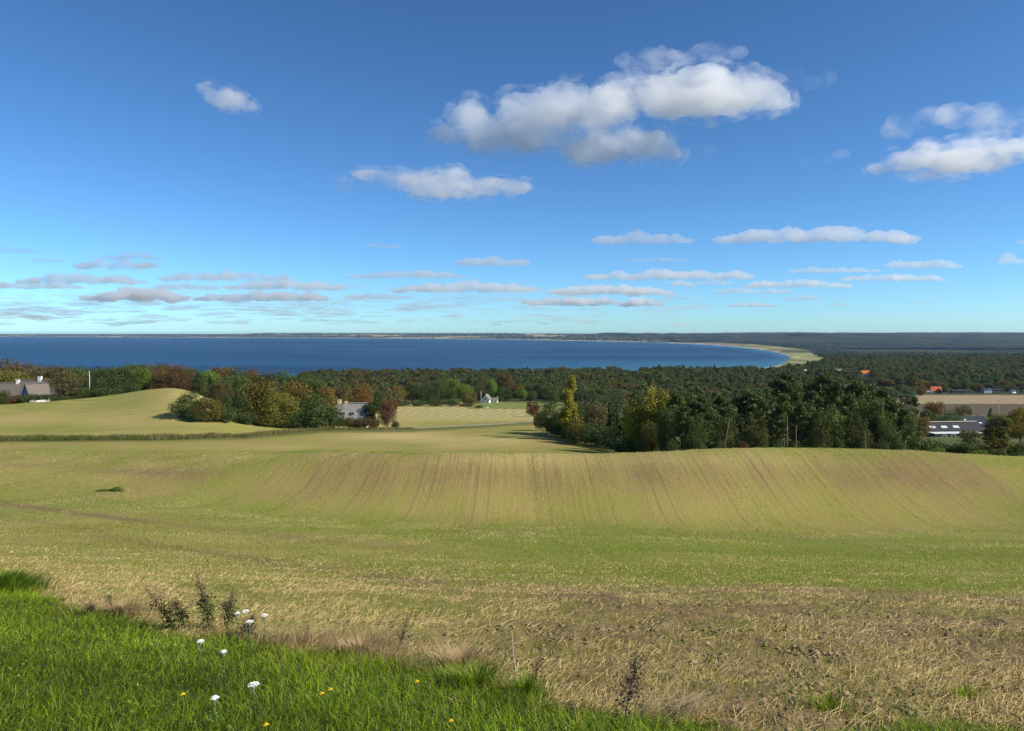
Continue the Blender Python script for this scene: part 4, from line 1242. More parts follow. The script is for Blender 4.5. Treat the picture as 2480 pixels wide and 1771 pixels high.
wing(bs, 5.6, 0.5, 0, 12, 6, 4.2, 1.0, M['dark'], M['slate'], windows=(('front', -2, 1.0, 2.4, 1.2), ('front', 3, 1.0, 2.4, 1.2)))
ws = house('small_white_cottage', 2452, 962, 'tiny white cottage near the right edge behind the tan field', clear=5)
wing(ws, 0, 0, math.radians(20), 6, 5, 2.5, 2.2, M['white'], M['slate'], windows=(('front', -1, 0.8, 1.0, 1.1),))
gr = house('grey_roofed_house', 2148, 903, 'house with grey roof and white chimney left of the tan field', rz=math.radians(-10))
wing(gr, 0, 0, 0, 11.5, 8.0, 2.6, 5.0, M['white'], M['greyroof'], chimneys=((-0.5, 0.8, 1.1, M['white']),), windows=(('front', 1.0, 0.9, 1.2, 1.2), ('front', 4.2, 0.6, 1.2, 1.7), ('dormer', 1.6, 3.3, 1.4, 1.0)))
wg = house('white_gable_house', 1960, 836, 'white gable showing through the left part of the tall pines', rz=math.radians(60), zoff=2.0)
wing(wg, 0, 0, 0, 10, 7.5, 3.2, 4.6, M['white'], M['slate'], windows=(('left', 0, 3.4, 1.3, 1.3), ('left', -1.9, 0.9, 1.1, 1.2)))
wg2 = house('half_hidden_white_house', 2065, 868, 'white house front half hidden behind the right part of the pines', rz=math.radians(10), zoff=2.0)
wing(wg2, 0, 0, 0, 8, 7.0, 3.4, 3.4, M['white'], M['greyroof'], windows=(('front', -1.5, 0.9, 1.3, 1.3), ('front', 1.6, 0.9, 1.3, 1.3)))
fo = house('far_orange_roofed_house', 2098, 1400, 'farther low house with broad orange roof in the middle of the wood', rz=math.radians(-6), clear=12, zoff=1.5, depth=330)
wing(fo, 0, 0, 0, 18, 11, 2.6, 5.2, M['white'], M['tile'], over=0.7, windows=(('front', -4, 0.8, 1.4, 1.2), ('front', 3, 0.8, 1.4, 1.2)))
fw = house('white_roofed_house', 1954, 1500, 'low house with gleaming white roof near the bay end', rz=math.radians(20), clear=8, zoff=2.0, depth=250)
wing(fw, 0, 0, 0, 14, 9, 2.6, 2.8, M['white'], M['metal'], windows=(('front', -3, 0.8, 1.4, 1.2),))
fy = house('yellow_house', 2031, 1490, 'pale yellow house half hidden by trees near the bay end', clear=9, zoff=2.0, depth=200)
wing(fy, 0, 0, 0, 16, 9, 4.2, 3.0, M['cream'], M['greyroof'], windows=(('front', -4.5, 1.6, 1.6, 1.6), ('front', 0, 1.6, 1.6, 1.6), ('front', 4.5, 1.6, 1.6, 1.6)))


def pole(u, Y, vtop, r, mat, label, name='flagpole', cat='flagpole'):
    g = ground_at(u, Y); H = tv(vtop) * Y - g.z
    e = empty(name, g); tag(e, label, cat)
    MB().tube([(0, 0, -0.4), (0, 0, H)], [r, r * 0.7], 8).build('mast', mat, e, True)
    MB().tube([(0, 0, H), (0, 0, H + r), (0, 0, H + r * 2.2)], [r * 0.8, r * 1.5, r * 0.4], 8).build('finial', mat, e, True)
    return e


pole(218, 352, 900, 0.13, M['metal'], 'white flagpole against the dark trees right of the farmhouse')
pole(1165, 648, 948, 0.16, M['metal'], 'tall white flagpole at the left corner of the white house')
pole(2232, 962, 934, 0.22, M['metal'], 'short white pole left of the bright orange house', 'pole', 'pole')
pole(2396, 945, 941, 0.17, M['metal'], 'thin white pole in front of the pale blue shed', 'pole', 'pole')
pole(2417, 330, 971, 0.16, M['wood'], 'weathered wooden post standing before the ploughed field', 'utility_pole', 'pole')
pole(2355, 372, 982, 0.12, M['wood'], 'thin brown pole in front of the dark blue-grey roof', 'utility_pole', 'pole')
pole(1918, 1700, 884, 0.28, M['metal'], 'tiny white mast near the beach at the bay end', 'pole', 'pole')
g = hit(1181, 990.5)
sp = empty('field_marker', g); tag(sp, 'small white marker at the corner of the mown field', 'marker')
MB().box(-0.9, 0.9, -0.3, 0.3, 0.25, 1.2).build('panel', M['white'], sp)
MB().tube([(-0.5, 0, -0.2), (-0.5, 0, 0.25)], [0.08, 0.08], 6).build('post', M['wood'], sp); MB().tube([(0.5, 0, -0.2), (0.5, 0, 0.25)], [0.08, 0.08], 6).build('post', M['wood'], sp)

build_mixed_wood()
build_far_wood()
build_far_shore_trees()
#CONT2
# ------------------------------------------------------------------ grass, straw and weeds close by
def blades(x, y, z, hgt, wid, lean, ang, cbase, ctip, mid=True):
    """two-segment tapering blades; lean = horizontal reach of the tip"""
    n = len(x); r = np.random.RandomState(n % 991)
    px, py = np.cos(ang), np.sin(ang); wx, wy = -np.sin(ang + r.uniform(-0.9, 0.9, n)), np.cos(ang)
    wl_ = np.sqrt(wx ** 2 + wy ** 2) + 1e-6; wx, wy = wx / wl_, wy / wl_
    V = np.zeros((n, 5, 3)); hw = wid / 2
    V[:, 0] = np.stack([x - wx * hw, y - wy * hw, z - 0.01], 1); V[:, 1] = np.stack([x + wx * hw, y + wy * hw, z - 0.01], 1)
    mx, my, mz = x + px * lean * 0.35, y + py * lean * 0.35, z + hgt * 0.62
    V[:, 2] = np.stack([mx + wx * hw * 0.8, my + wy * hw * 0.8, mz], 1); V[:, 3] = np.stack([mx - wx * hw * 0.8, my - wy * hw * 0.8, mz], 1)
    V[:, 4] = np.stack([x + px * lean, y + py * lean, z + hgt], 1)
    b = np.arange(n)[:, None] * 5
    F = np.concatenate([b + np.array([0, 1, 2]), b + np.array([0, 2, 3]), b + np.array([3, 2, 4])], 0)
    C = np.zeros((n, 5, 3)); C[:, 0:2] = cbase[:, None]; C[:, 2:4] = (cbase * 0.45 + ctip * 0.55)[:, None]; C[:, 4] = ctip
    return V.reshape(-1, 3), F, C.reshape(-1, 3)


def view_samples(n, y0, y1, p, r, smax=0.74):
    """ground points, thinning out with distance as y^-p per area"""
    q = 2 - p
    f = r.uniform(0, 1, n)
    y = (y0 ** q + f * (y1 ** q - y0 ** q)) ** (1 / q) if abs(q) > 1e-6 else y0 * (y1 / y0) ** f
    x = r.uniform(-smax, smax, n) * (y + 0.8)
    return x, y


GRASSM = leafy('grass_blades', None, None, use_col=True, trans=0.45, rough=0.7)
STRAWM = leafy('dry_straw', None, None, use_col=True, trans=0.38, rough=0.7, tint=(1.0, 0.93, 0.72))


def build_lawn():
    r = np.random.RandomState(31)
    x, y = view_samples(420000, 2.6, 24, 1.75, r)
    keep = lawn_mask(x, y, 0.12) > r.uniform(0.1, 0.9, len(x))
    x, y = x[keep][:165000], y[keep][:165000]
    z = gz(x, y); n = len(x)
    e = np.clip(edge_y(x, y) - y, 0, 5)
    clump = fbm(x * 2.2, y * 2.2, 51, 3); patch = fbm(x * 0.7, y * 0.7, 52, 3)
    tall = 1 + 0.5 * np.exp(-e / 0.35) * sstep(0.4, 0.6, clump) + 0.45 * sstep(0.55, 0.75, vnoise(x * 0.9, y * 0.9, 53))
    h = r.uniform(0.02, 0.052, n) * tall * (0.7 + 0.7 * clump)
    w = np.maximum(r.uniform(0.0026, 0.0055, n), 0.0007 * y)
    lean = h * r.uniform(0.6, 2.8, n); ang = r.normal(0.6, 1.3, n)
    g1 = np.array([0.175, 0.275, 0.010]); g2 = np.array([0.335, 0.43, 0.022]); g3 = np.array([0.42, 0.48, 0.04]); g4 = np.array([0.44, 0.37, 0.16])
    k = np.clip(patch * 1.5 - 0.35 + r.normal(0, 0.22, n), 0, 1)[:, None]
    c = g1 * (1 - k) + g2 * k
    yl = (r.uniform(0, 1, n) < 0.16)[:, None]; c = np.where(yl, g3, c)
    dr = (r.uniform(0, 1, n) < 0.035 + 0.10 * np.exp(-e / 0.5))[:, None]; c = np.where(dr, g4, c)
    c = c * r.uniform(0.55, 1.3, (n, 1)) * (0.45 + 1.05 * fbm(x * 1.7, y * 1.7, 54, 3))[:, None]
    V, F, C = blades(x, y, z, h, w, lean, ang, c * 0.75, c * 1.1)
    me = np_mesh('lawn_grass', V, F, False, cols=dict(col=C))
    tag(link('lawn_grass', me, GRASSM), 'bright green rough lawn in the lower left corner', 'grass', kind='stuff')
    # small round-leaved herbs among the grass
    m = 9000; x, y = view_samples(m * 2, 2.8, 16, 1.5, r); kp = lawn_mask(x, y, 0.1) > 0.6
    x, y = x[kp][:m], y[kp][:m]; gate = fbm(x * 1.1, y * 1.1, 57, 3) + r.normal(0, 0.06, len(x)) > 0.50
    x, y = x[gate], y[gate]; z = gz(x, y) + r.uniform(0.02, 0.07, len(x)); m = len(x)
    nr = unit(r.normal(size=(m, 3)) * 0.5 + np.array([0, -0.3, 1.0]))
    V, F = quads_from(np.stack([x, y, z], 1), nr, np.maximum(r.uniform(0.010, 0.020, m), 0.0016 * y), r, 1.5)
    c = np.array([0.16, 0.25, 0.018]) * r.uniform(0.7, 1.5, (m, 1)); C = np.repeat(c, 4, 0)
    me = np_mesh('lawn_herbs', V, F, False, cols=dict(col=C))
    tag(link('lawn_herbs', me, GRASSM), 'small round-leaved herbs among the lawn grass', 'herbs', kind='stuff')


def build_straw():
    r = np.random.RandomState(32)
    x, y = view_samples(330000, 3.0, 34, 1.7, r)
    u = UC + FPX * x / y; ed = y - edge_y(x, y)
    lm = lawn_mask(x, y, 0.2)
    belt = np.exp(-np.clip(ed, 0, None) / (0.9 + 0.05 * y))
    patch = fbm(x * 0.9, y * 0.9, 61, 3); rows_ = fbm(x * 0.35 + y * 0.15, y * 1.4, 62, 2)
    d = np.clip(0.22 + 1.8 * (patch - 0.5) + 0.9 * (rows_ - 0.5) + 0.8 * belt + 0.25 * sstep(1500, 300, u), 0.05, 1) * (1 - lm) * (0.35 + 0.65 * sstep(30, 8, y))
    keep = d > r.uniform(0, 1, len(x)); x, y = x[keep][:120000], y[keep][:120000]
    n = len(x); z = gz(x, y) + r.uniform(0.0, 0.05, n) ** 1.3
    L = r.uniform(0.03, 0.17, n) * r.uniform(0.4, 1.2, n); w = np.maximum(r.uniform(0.002, 0.004, n), 0.00050 * y)
    a = r.normal(0.2, 0.9, n) + (r.uniform(0, 1, n) < 0.25) * 1.5; pit = r.normal(0.05, 0.28, n); pit = np.where(r.uniform(0, 1, n) < 0.04, r.uniform(0.5, 1.2, n), pit)
    d3 = np.stack([np.cos(a) * np.cos(pit), np.sin(a) * np.cos(pit), np.abs(np.sin(pit))], 1)
    side = np.stack([-np.sin(a), np.cos(a), np.zeros(n)], 1) * 0.8 + np.array([0, -0.25, 0.6]); side = side - (side * d3).sum(1)[:, None] * d3; side = unit(side)
    P = np.stack([x, y, z], 1); p0 = P - d3 * L[:, None] * 0.3; p1 = P + d3 * L[:, None] * 0.7
    V = np.stack([p0 - side * w[:, None] / 2, p0 + side * w[:, None] / 2, p1 + side * w[:, None] / 2, p1 - side * w[:, None] / 2], 1).reshape(-1, 3)
    c = np.where((r.uniform(0, 1, n) < 0.55)[:, None], np.array([0.64, 0.50, 0.225]), np.array([0.40, 0.285, 0.13])) * r.uniform(0.55, 1.25, (n, 1))
    me = np_mesh('straw_litter', V, np.arange(4 * n).reshape(n, 4), False, cols=dict(col=np.repeat(c, 4, 0)))
    tag(link('straw_litter', me, STRAWM), 'cut straw lying loose on the near field', 'straw', kind='stuff')
    # dry upright grass along the lawn edge
    m = 60000; yy = None
    s = r.uniform(EDGE_S[0], 0.33, m); e = np.interp(s, EDGE_S, EDGE_Y)
    yy = e + np.abs(r.normal(0, 0.55, m)) * (0.6 + e / 9) - 0.1; xx = s * yy
    dn = fbm(xx * 1.0, yy * 1.0, 63, 3); kp = dn + r.normal(0, 0.05, m) > 0.56
    xx, yy = xx[kp][:11000], yy[kp][:11000]; m = len(xx); zz = gz(xx, yy)
    h = r.uniform(0.02, 0.09, m) * (0.2 + 1.2 * vnoise(xx * 0.8, yy * 0.8, 64)); w = np.maximum(r.uniform(0.002, 0.0035, m), 0.0005 * yy)
    c = np.where((r.uniform(0, 1, m) < 0.75)[:, None], np.array([0.50, 0.37, 0.18]), np.array([0.27, 0.18, 0.09])) * r.uniform(0.65, 1.25, (m, 1))
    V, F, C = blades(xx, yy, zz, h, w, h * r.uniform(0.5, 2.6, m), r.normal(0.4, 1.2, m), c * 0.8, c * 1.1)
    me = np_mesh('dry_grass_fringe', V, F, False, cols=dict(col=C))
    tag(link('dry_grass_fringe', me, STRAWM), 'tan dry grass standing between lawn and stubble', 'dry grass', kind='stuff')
    # young green blades sprouting through the stubble
    x, y = view_samples(420000, 3.0, 60, 1.6, r)
    u, v = proj(x, y, gz(x, y))
    lm = lawn_mask(x, y, 0.2)
    pt = fbm(x * 0.8, y * 0.8, 65, 3); p2 = fbm(x * 0.18, y * 0.12, 66, 3)
    band = np.exp(-((v - np.interp(u, [1200, 1700, 2100, 2480], [1385, 1392, 1408, 1425])) / 20) ** 2) * sstep(1200, 1700, u)
    rb = sstep(np.interp(u, [900, 1400, 1800, 2480], [1425, 1418, 1408, 1436]), np.interp(u, [900, 1400, 1800, 2480], [1455, 1445, 1432, 1450]), v) * sstep(700, 1700, u)
    d = np.clip(0.46 + 1.5 * (pt - 0.5) + 1.0 * (p2 - 0.5) + 0.6 * band - 0.14 * rb, 0.02, 1) * (1 - lm)
    keep = d > r.uniform(0, 1, len(x)); x, y = x[keep][:170000], y[keep][:170000]; n = len(x); z = gz(x, y)
    h = r.uniform(0.03, 0.085, n); w = np.maximum(r.uniform(0.003, 0.006, n), 0.00075 * y)
    c = np.where((r.uniform(0, 1, n) < 0.7)[:, None], np.array([0.26, 0.31, 0.036]), np.array([0.42, 0.40, 0.085])) * r.uniform(0.65, 1.3, (n, 1))
    a = r.uniform(0, 6.28, n); l = h * r.uniform(0.2, 1.0, n)
    b = np.stack([x, y, z - 0.005], 1); sd = np.stack([np.cos(a), np.sin(a) * 0.5, 0 * a], 1) * w[:, None]; tp = b + np.stack([-np.sin(a) * l, np.cos(a) * l, h], 1)
    V = np.stack([b - sd * 0.5, b + sd * 0.5, tp], 1).reshape(-1, 3)
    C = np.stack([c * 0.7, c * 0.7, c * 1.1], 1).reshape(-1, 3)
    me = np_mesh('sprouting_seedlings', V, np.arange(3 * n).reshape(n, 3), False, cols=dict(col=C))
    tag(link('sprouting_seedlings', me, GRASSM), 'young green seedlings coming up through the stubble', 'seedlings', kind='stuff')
    # stubble rows and seedlings farther down the slope
    x, y = view_samples(330000, 24, 165, 0.9, r)
    zz = gz(x, y); u, v = proj(x, y, zz)
    rowp = fbm(x * 1.1, y * 0.05, 68, 3); pt = fbm(x * 0.25, y * 0.12, 69, 3)
    d = np.clip(0.30 + 1.9 * (rowp - 0.5) + 1.2 * (pt - 0.5), 0.03, 1) * sstep(24, 34, y)
    kp = d > r.uniform(0, 1, len(x)); x, y, zz = x[kp][:105000], y[kp][:105000], zz[kp][:105000]; n = len(x)
    gk = fbm(x * 0.12, y * 0.08, 70, 3) + r.normal(0, 0.12, n) > 0.5
    c = np.where(gk[:, None], np.array([0.30, 0.32, 0.05]), np.array([0.66, 0.53, 0.23])) * r.uniform(0.75, 1.2, (n, 1))
    h = r.uniform(0.05, 0.12, n) * (1 + y / 160); w = np.maximum(0.02, 0.0009 * y) * r.uniform(0.6, 1.3, n); a = r.uniform(0, 6.28, n)
    b = np.stack([x, y, zz - 0.01], 1); sd = np.stack([np.cos(a), np.sin(a) * 0.5, 0 * a], 1) * w[:, None]; tp = b + np.stack([r.normal(0, 0.5, n) * h, r.normal(0, 0.5, n) * h, h], 1)
    V = np.stack([b - sd * 0.5, b + sd * 0.5, tp], 1).reshape(-1, 3)
    me = np_mesh('far_stubble', V, np.arange(3 * n).reshape(n, 3), False, cols=dict(col=np.repeat(c, 3, 0)))
    tag(link('far_stubble', me, GRASSM), 'straw stubs and seedlings in rows on the far side of the stubble field', 'stubble', kind='stuff')
    # clods of earth
    n = 5200; x, y = view_samples(n * 4, 3.2, 18, 1.6, r); u, v = proj(x, y, gz(x, y))
    d = sstep(800, 1800, u) * (1 - lawn_mask(x, y, 0.2)) * sstep(0.35, 0.65, fbm(x * 1.6, y * 1.6, 67, 2)) + 0.1 * (1 - lawn_mask(x, y, 0.2))
    kp = d > r.uniform(0, 1, len(x)); x, y = x[kp][:n], y[kp][:n]; n = len(x); z = gz(x, y)
    ov = np.array([(1, 0, 0), (-1, 0, 0), (0, 1, 0), (0, -1, 0), (0, 0, 1), (0, 0, -0.5), (.6, .6, .5), (-.6, .6, .4), (.6, -.6, .5), (-.6, -.6, .4)], float)
    of = np.array([(4, 0, 6), (4, 6, 2), (4, 2, 7), (4, 7, 1), (4, 1, 9), (4, 9, 3), (4, 3, 8), (4, 8, 0), (0, 5, 6), (6, 5, 2), (2, 5, 7), (7, 5, 1), (1, 5, 9), (9, 5, 3), (3, 5, 8), (8, 5, 0)])
    sz = r.uniform(0.010, 0.034, n) * r.uniform(0.6, 1.4, n)
    V = ov[None] * sz[:, None, None] * r.uniform(0.6, 1.3, (n, len(ov), 1)) * np.array([1.2, 1, 0.7]) + np.stack([x, y, z], 1)[:, None]
    F = (of[None] + (np.arange(n) * len(ov))[:, None, None]).reshape(-1, 3)
    c = np.array([0.24, 0.165, 0.095]) * r.uniform(0.6, 1.35, (n, 1))
    me = np_mesh('soil_clods', V.reshape(-1, 3), F, False, cols=dict(col=np.repeat(c, len(ov), 0)))
    tag(link('soil_clods', me, leafy('bare_earth_clods', None, None, use_col=True, trans=0.0, rough=0.95)), 'crumbly brown clods of earth in the right foreground', 'soil', kind='stuff')


def build_bank():
    """rough grass along the field boundary and under the clump"""
    r = np.random.RandomState(36)
    U = [-100, 0, 350, 600, 780, 1000]; VV = [1068, 1066, 1063, 1058, 1041, 1039]
    line = [hit(u, np.interp(u, U, VV)) for u in np.arange(-100, 1001, 10)]
    px_ = np.array([p.x for p in line]); py_ = np.array([p.y for p in line])
    n = 26000; t = r.uniform(0, len(line) - 1.001, n); i = t.astype(int); f = t - i
    x = px_[i] * (1 - f) + px_[i + 1] * f; y = py_[i] * (1 - f) + py_[i + 1] * f
    uu = -100 + t * 10
    y = y + r.normal(0, 1, n) * np.interp(uu, [-100, 300, 780, 1000], [3.2, 2.6, 2.2, 1.2]); x = x + r.normal(0, 0.5, n)
    cl = fbm(x / 5, y / 5, 37, 3); z = gz(x, y)
    h = r.uniform(0.5, 1.5, n) * (0.35 + 1.1 * cl) * np.interp(uu, [-100, 700, 800, 1000], [1, 1, 0.7, 0.45]); w = r.uniform(0.06, 0.16, n)
    k = np.clip(cl * 1.8 - 0.45 + r.normal(0, 0.2, n) + np.interp(uu, [-100, 200, 400, 700, 1000], [-0.35, -0.25, 0.15, 0.2, -0.1]), 0, 1)[:, None]
    c = (np.array([0.12, 0.155, 0.03]) * (1 - k) + np.array([0.31, 0.25, 0.11]) * k) * r.uniform(0.6, 1.3, (n, 1))
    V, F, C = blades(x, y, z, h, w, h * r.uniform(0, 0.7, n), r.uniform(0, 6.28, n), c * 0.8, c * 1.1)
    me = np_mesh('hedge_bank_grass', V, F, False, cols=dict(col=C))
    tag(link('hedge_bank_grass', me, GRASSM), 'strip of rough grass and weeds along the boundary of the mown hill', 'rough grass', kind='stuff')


build_lawn()
build_straw()
build_bank()

WEEDM = leafy('weed_leaves', (0.040, 0.060, 0.014), (0.12, 0.14, 0.03), trans=0.25)
SEEDM = leafy('weed_seed_heads', (0.075, 0.045, 0.034), (0.165, 0.095, 0.068), trans=0.15)
DEADM = leafy('dead_weed', (0.045, 0.033, 0.026), (0.12, 0.085, 0.06), trans=0.1)
STEMM = plain('weed_stem', (0.12, 0.085, 0.05), 0.8, 0.3, 20)
DEADSTEM = plain('dead_stem', (0.16, 0.11, 0.07), 0.85, 0.3, 20)


def weed(u, vb, utop, vtop, label, seed, leafm, seedm, nb=9, nleaf=520, nseed=620, spread=0.28, name='mugwort_plant', stem=None, cat='weed'):
    r = np.random.RandomState(seed); b = hit(u, vb); top = at(utop, vtop, b.y + 0.03)
    d = np.array(top - b); H = np.linalg.norm(d)
    e = empty(name, b); tag(e, label, cat)
    stem = stem or STEMM; t = MB(); main = lambda f: d * f + np.array([0.03 * math.sin(3 * f + seed), 0.02 * math.sin(4 * f), 0]) * H * f
    t.tube([main(f) - np.array([0, 0, 0.02 * (f == 0)]) for f in np.linspace(0, 1, 6)], np.linspace(0.0055, 0.0016, 6) * (0.7 + H), 5)
    axes = [(main, 1.0, 0.0)]
    for k in range(nb):
        f0 = r.uniform(0.12, 0.8); L = H * spread * r.uniform(0.6, 1.2) * (1.15 - f0 * 0.7); a = r.uniform(0, 6.28)
        p0 = main(f0); dr = np.array([math.cos(a) * 0.55, math.sin(a) * 0.55, 0.85])
        q = (lambda p0, dr, L: (lambda f: p0 + dr * L * f))(p0, dr, L)
        t.tube([q(0), q(0.5), q(1)], [0.003 * (0.7 + H), 0.002 * (0.7 + H), 0.001], 4); axes.append((q, L / H, f0))
    t.build('stem', stem, e, True)
    def scatter(n, lo, hi, size, rad):
        P = []
        for _ in range(n):
            q, l, f0 = axes[r.randint(len(axes)) if r.uniform() < 0.75 else 0]; f = r.uniform(0.05, 1) if l < 1 else r.uniform(lo, hi)
            p = q(f); hz = p[2] / H
            if lo <= hz <= hi: P.append(p + r.normal(size=3) * rad)
        P = np.array(P); nr = unit(r.normal(size=(len(P), 3)) + np.array([0, -0.4, 0.5]))
        return quads_from(P, nr, size * r.uniform(0.6, 1.4, len(P)), r, 2.0), np.repeat(r.uniform(0, 1, len(P)), 4)
    if nleaf:
        (V, F), var = scatter(nleaf, 0.0, 0.62, 0.0125 * (0.6 + H), 0.034)
        link('leaves', np_mesh('weed_leaves', V, F, attrs=dict(var=var)), leafm, e)['kind'] = 'stuff'
    if nseed:
        (V, F), var = scatter(nseed, 0.42, 1.05, 0.0065 * (0.6 + H), 0.016)
        link('seed_heads', np_mesh('weed_seeds', V, F, attrs=dict(var=var)), seedm, e)['kind'] = 'stuff'
    return e


weed(420, 1530, 362, 1428, 'leaning dark weed left of the tallest one at the lawn edge', 1, WEEDM, SEEDM, nb=10, spread=0.4)
weed(452, 1530, 425, 1455, 'bushy dark weed between the leaning and the tallest one', 7, WEEDM, SEEDM, nb=12, spread=0.45, nleaf=420)
weed(508, 1534, 484, 1385, 'tallest dark weed with reddish seed spire at the lawn edge', 2, WEEDM, SEEDM, nb=12, spread=0.26, nseed=620)
weed(548, 1530, 566, 1428, 'grey-green weed just left of the white yarrow', 3, WEEDM, SEEDM, nb=11, spread=0.36)
weed(600, 1550, 612, 1490, 'withered brown weed under the white yarrow heads', 4, DEADM, DEADM, nb=12, spread=0.5, stem=DEADSTEM)
weed(268, 1482, 262, 1440, 'small leafy green weed in the dry grass left', 5, WEEDM, WEEDM, nb=8, spread=0.5, name='leafy_weed')
weed(215, 1498, 222, 1462, 'low dark weed at the lawn edge far left', 15, WEEDM, DEADM, nb=10, spread=0.6, name='leafy_weed')
weed(1512, 1748, 1540, 1592, 'dark dead weed standing at the lawn edge right of centre', 6, DEADM, DEADM, nb=16, spread=0.38, nleaf=300, nseed=520, stem=DEADSTEM, name='dead_weed')
weed(955, 1592, 992, 1494, 'thin dry brown weed stalk at the field edge near the centre', 8, DEADM, DEADM, nb=9, spread=0.3, nleaf=60, nseed=260, stem=DEADSTEM, name='dead_weed')
weed(1290, 1668, 1316, 1560, 'wispy dry stalk pair right of the pale grass stems', 9, DEADM, DEADM, nb=6, spread=0.3, nleaf=40, nseed=120, stem=DEADSTEM, name='dead_weed')
weed(1255, 1668, 1238, 1528, 'pale thin grass stalk right of the dry tuft', 10, DEADM, DEADM, nb=3, spread=0.2, nleaf=10, nseed=60, stem=plain('pale_stalk', (0.5, 0.42, 0.26), 0.8, 0.2, 10), name='grass_stalk')
weed(745, 1570, 742, 1500, 'reddish thin dock stalk in the dry grass left of centre', 12, DEADM, SEEDM, nb=4, spread=0.2, nleaf=20, nseed=120, stem=DEADSTEM, name='dock_plant')

# rounder grass tufts at the lawn edge and pale straw bundle
def tuft(u, v, n, h, w, spread, lean, a0, cols, label, seed, name, mat, cat):
    r = np.random.RandomState(seed); b = hit(u, v)
    rad = np.abs(r.normal(0, spread, n)); a = r.uniform(0, 6.28, n)
    x = b.x + rad * np.cos(a); y = b.y + rad * np.sin(a) * 0.8; z = gz(x, y)
    c = cols[0] + (cols[1] - cols[0]) * r.uniform(0, 1, (n, 1))
    hh = h * r.uniform(0.5, 1.1, n)
    V, F, C = blades(x - b.x, y - b.y, z - b.z, hh, np.full(n, w) * r.uniform(0.7, 1.3, n), hh * lean * r.uniform(0.4, 1.2, n), np.where(a0 is None, a, r.normal(a0 or 0, 0.35, n)), c * 0.75, c * 1.1)
    o = link(name, np_mesh(name, V, F, cols=dict(col=C)), mat, None, b)
    return tag(o, label, cat)


G = lambda *c: np.array(c)
tuft(4, 1432, 1500, 0.24, 0.012, 0.26, 0.9, None, (G(0.09, 0.16, 0.012), G(0.17, 0.27, 0.02)), 'tall dark green grass tuft at the left edge of the lawn', 41, 'grass_tuft', GRASSM, 'grass tuft')
tuft(1155, 1668, 420, 0.17, 0.006, 0.11, 0.9, None, (G(0.14, 0.22, 0.015), G(0.26, 0.33, 0.035)), 'green grass tuft in front of the dry grass near the centre', 42, 'grass_tuft', GRASSM, 'grass tuft')
tuft(1275, 1690, 240, 0.16, 0.006, 0.09, 0.5, None, (G(0.11, 0.19, 0.012), G(0.20, 0.28, 0.03)), 'dark green grass tuft under the pale grass stalk', 43, 'grass_tuft', GRASSM, 'grass tuft')
tuft(1625, 1742, 110, 0.13, 0.006, 0.12, 3.2, 0.3, (G(0.55, 0.44, 0.23), G(0.68, 0.55, 0.30)), 'sheaf of pale straw leaning right at the lawn edge', 44, 'straw_sheaf', STRAWM, 'straw')
tuft(1120, 1618, 420, 0.16, 0.005, 0.12, 1.0, None, (G(0.42, 0.30, 0.17), G(0.56, 0.43, 0.25)), 'dense tan dry grass tuft at the centre of the lawn edge', 45, 'dry_grass_tuft', STRAWM, 'grass tuft')
tuft(880, 1590, 420, 0.15, 0.005, 0.12, 0.6, None, (G(0.42, 0.31, 0.17), G(0.58, 0.45, 0.26)), 'low tan dry grass tuft left of the centre one', 46, 'dry_grass_tuft', STRAWM, 'grass tuft')
tuft(300, 1495, 600, 0.16, 0.006, 0.26, 0.8, None, (G(0.32, 0.22, 0.11), G(0.45, 0.33, 0.18)), 'brown matted grass tuft beside the low dark weed', 47, 'dry_grass_tuft', STRAWM, 'grass tuft')
tuft(2005, 1720, 200, 0.10, 0.006, 0.09, 0.7, None, (G(0.15, 0.21, 0.02), G(0.28, 0.31, 0.05)), 'small green grass tuft in the bare earth bottom right', 48, 'grass_tuft', GRASSM, 'grass tuft')
tuft(2340, 1690, 140, 0.09, 0.006, 0.08, 0.7, None, (G(0.15, 0.21, 0.02), G(0.28, 0.31, 0.05)), 'small green grass tuft near the bottom right corner', 49, 'grass_tuft', GRASSM, 'grass tuft')

PETAL = plain('yarrow_petals', (0.74, 0.73, 0.68), 0.7, 0.05, 30)
DANDY = plain('dandelion_petals', (0.85, 0.62, 0.015), 0.6, 0.1, 30)
GSTEM = plain('flower_stem_green', (0.10, 0.15, 0.04), 0.7, 0.2, 20)


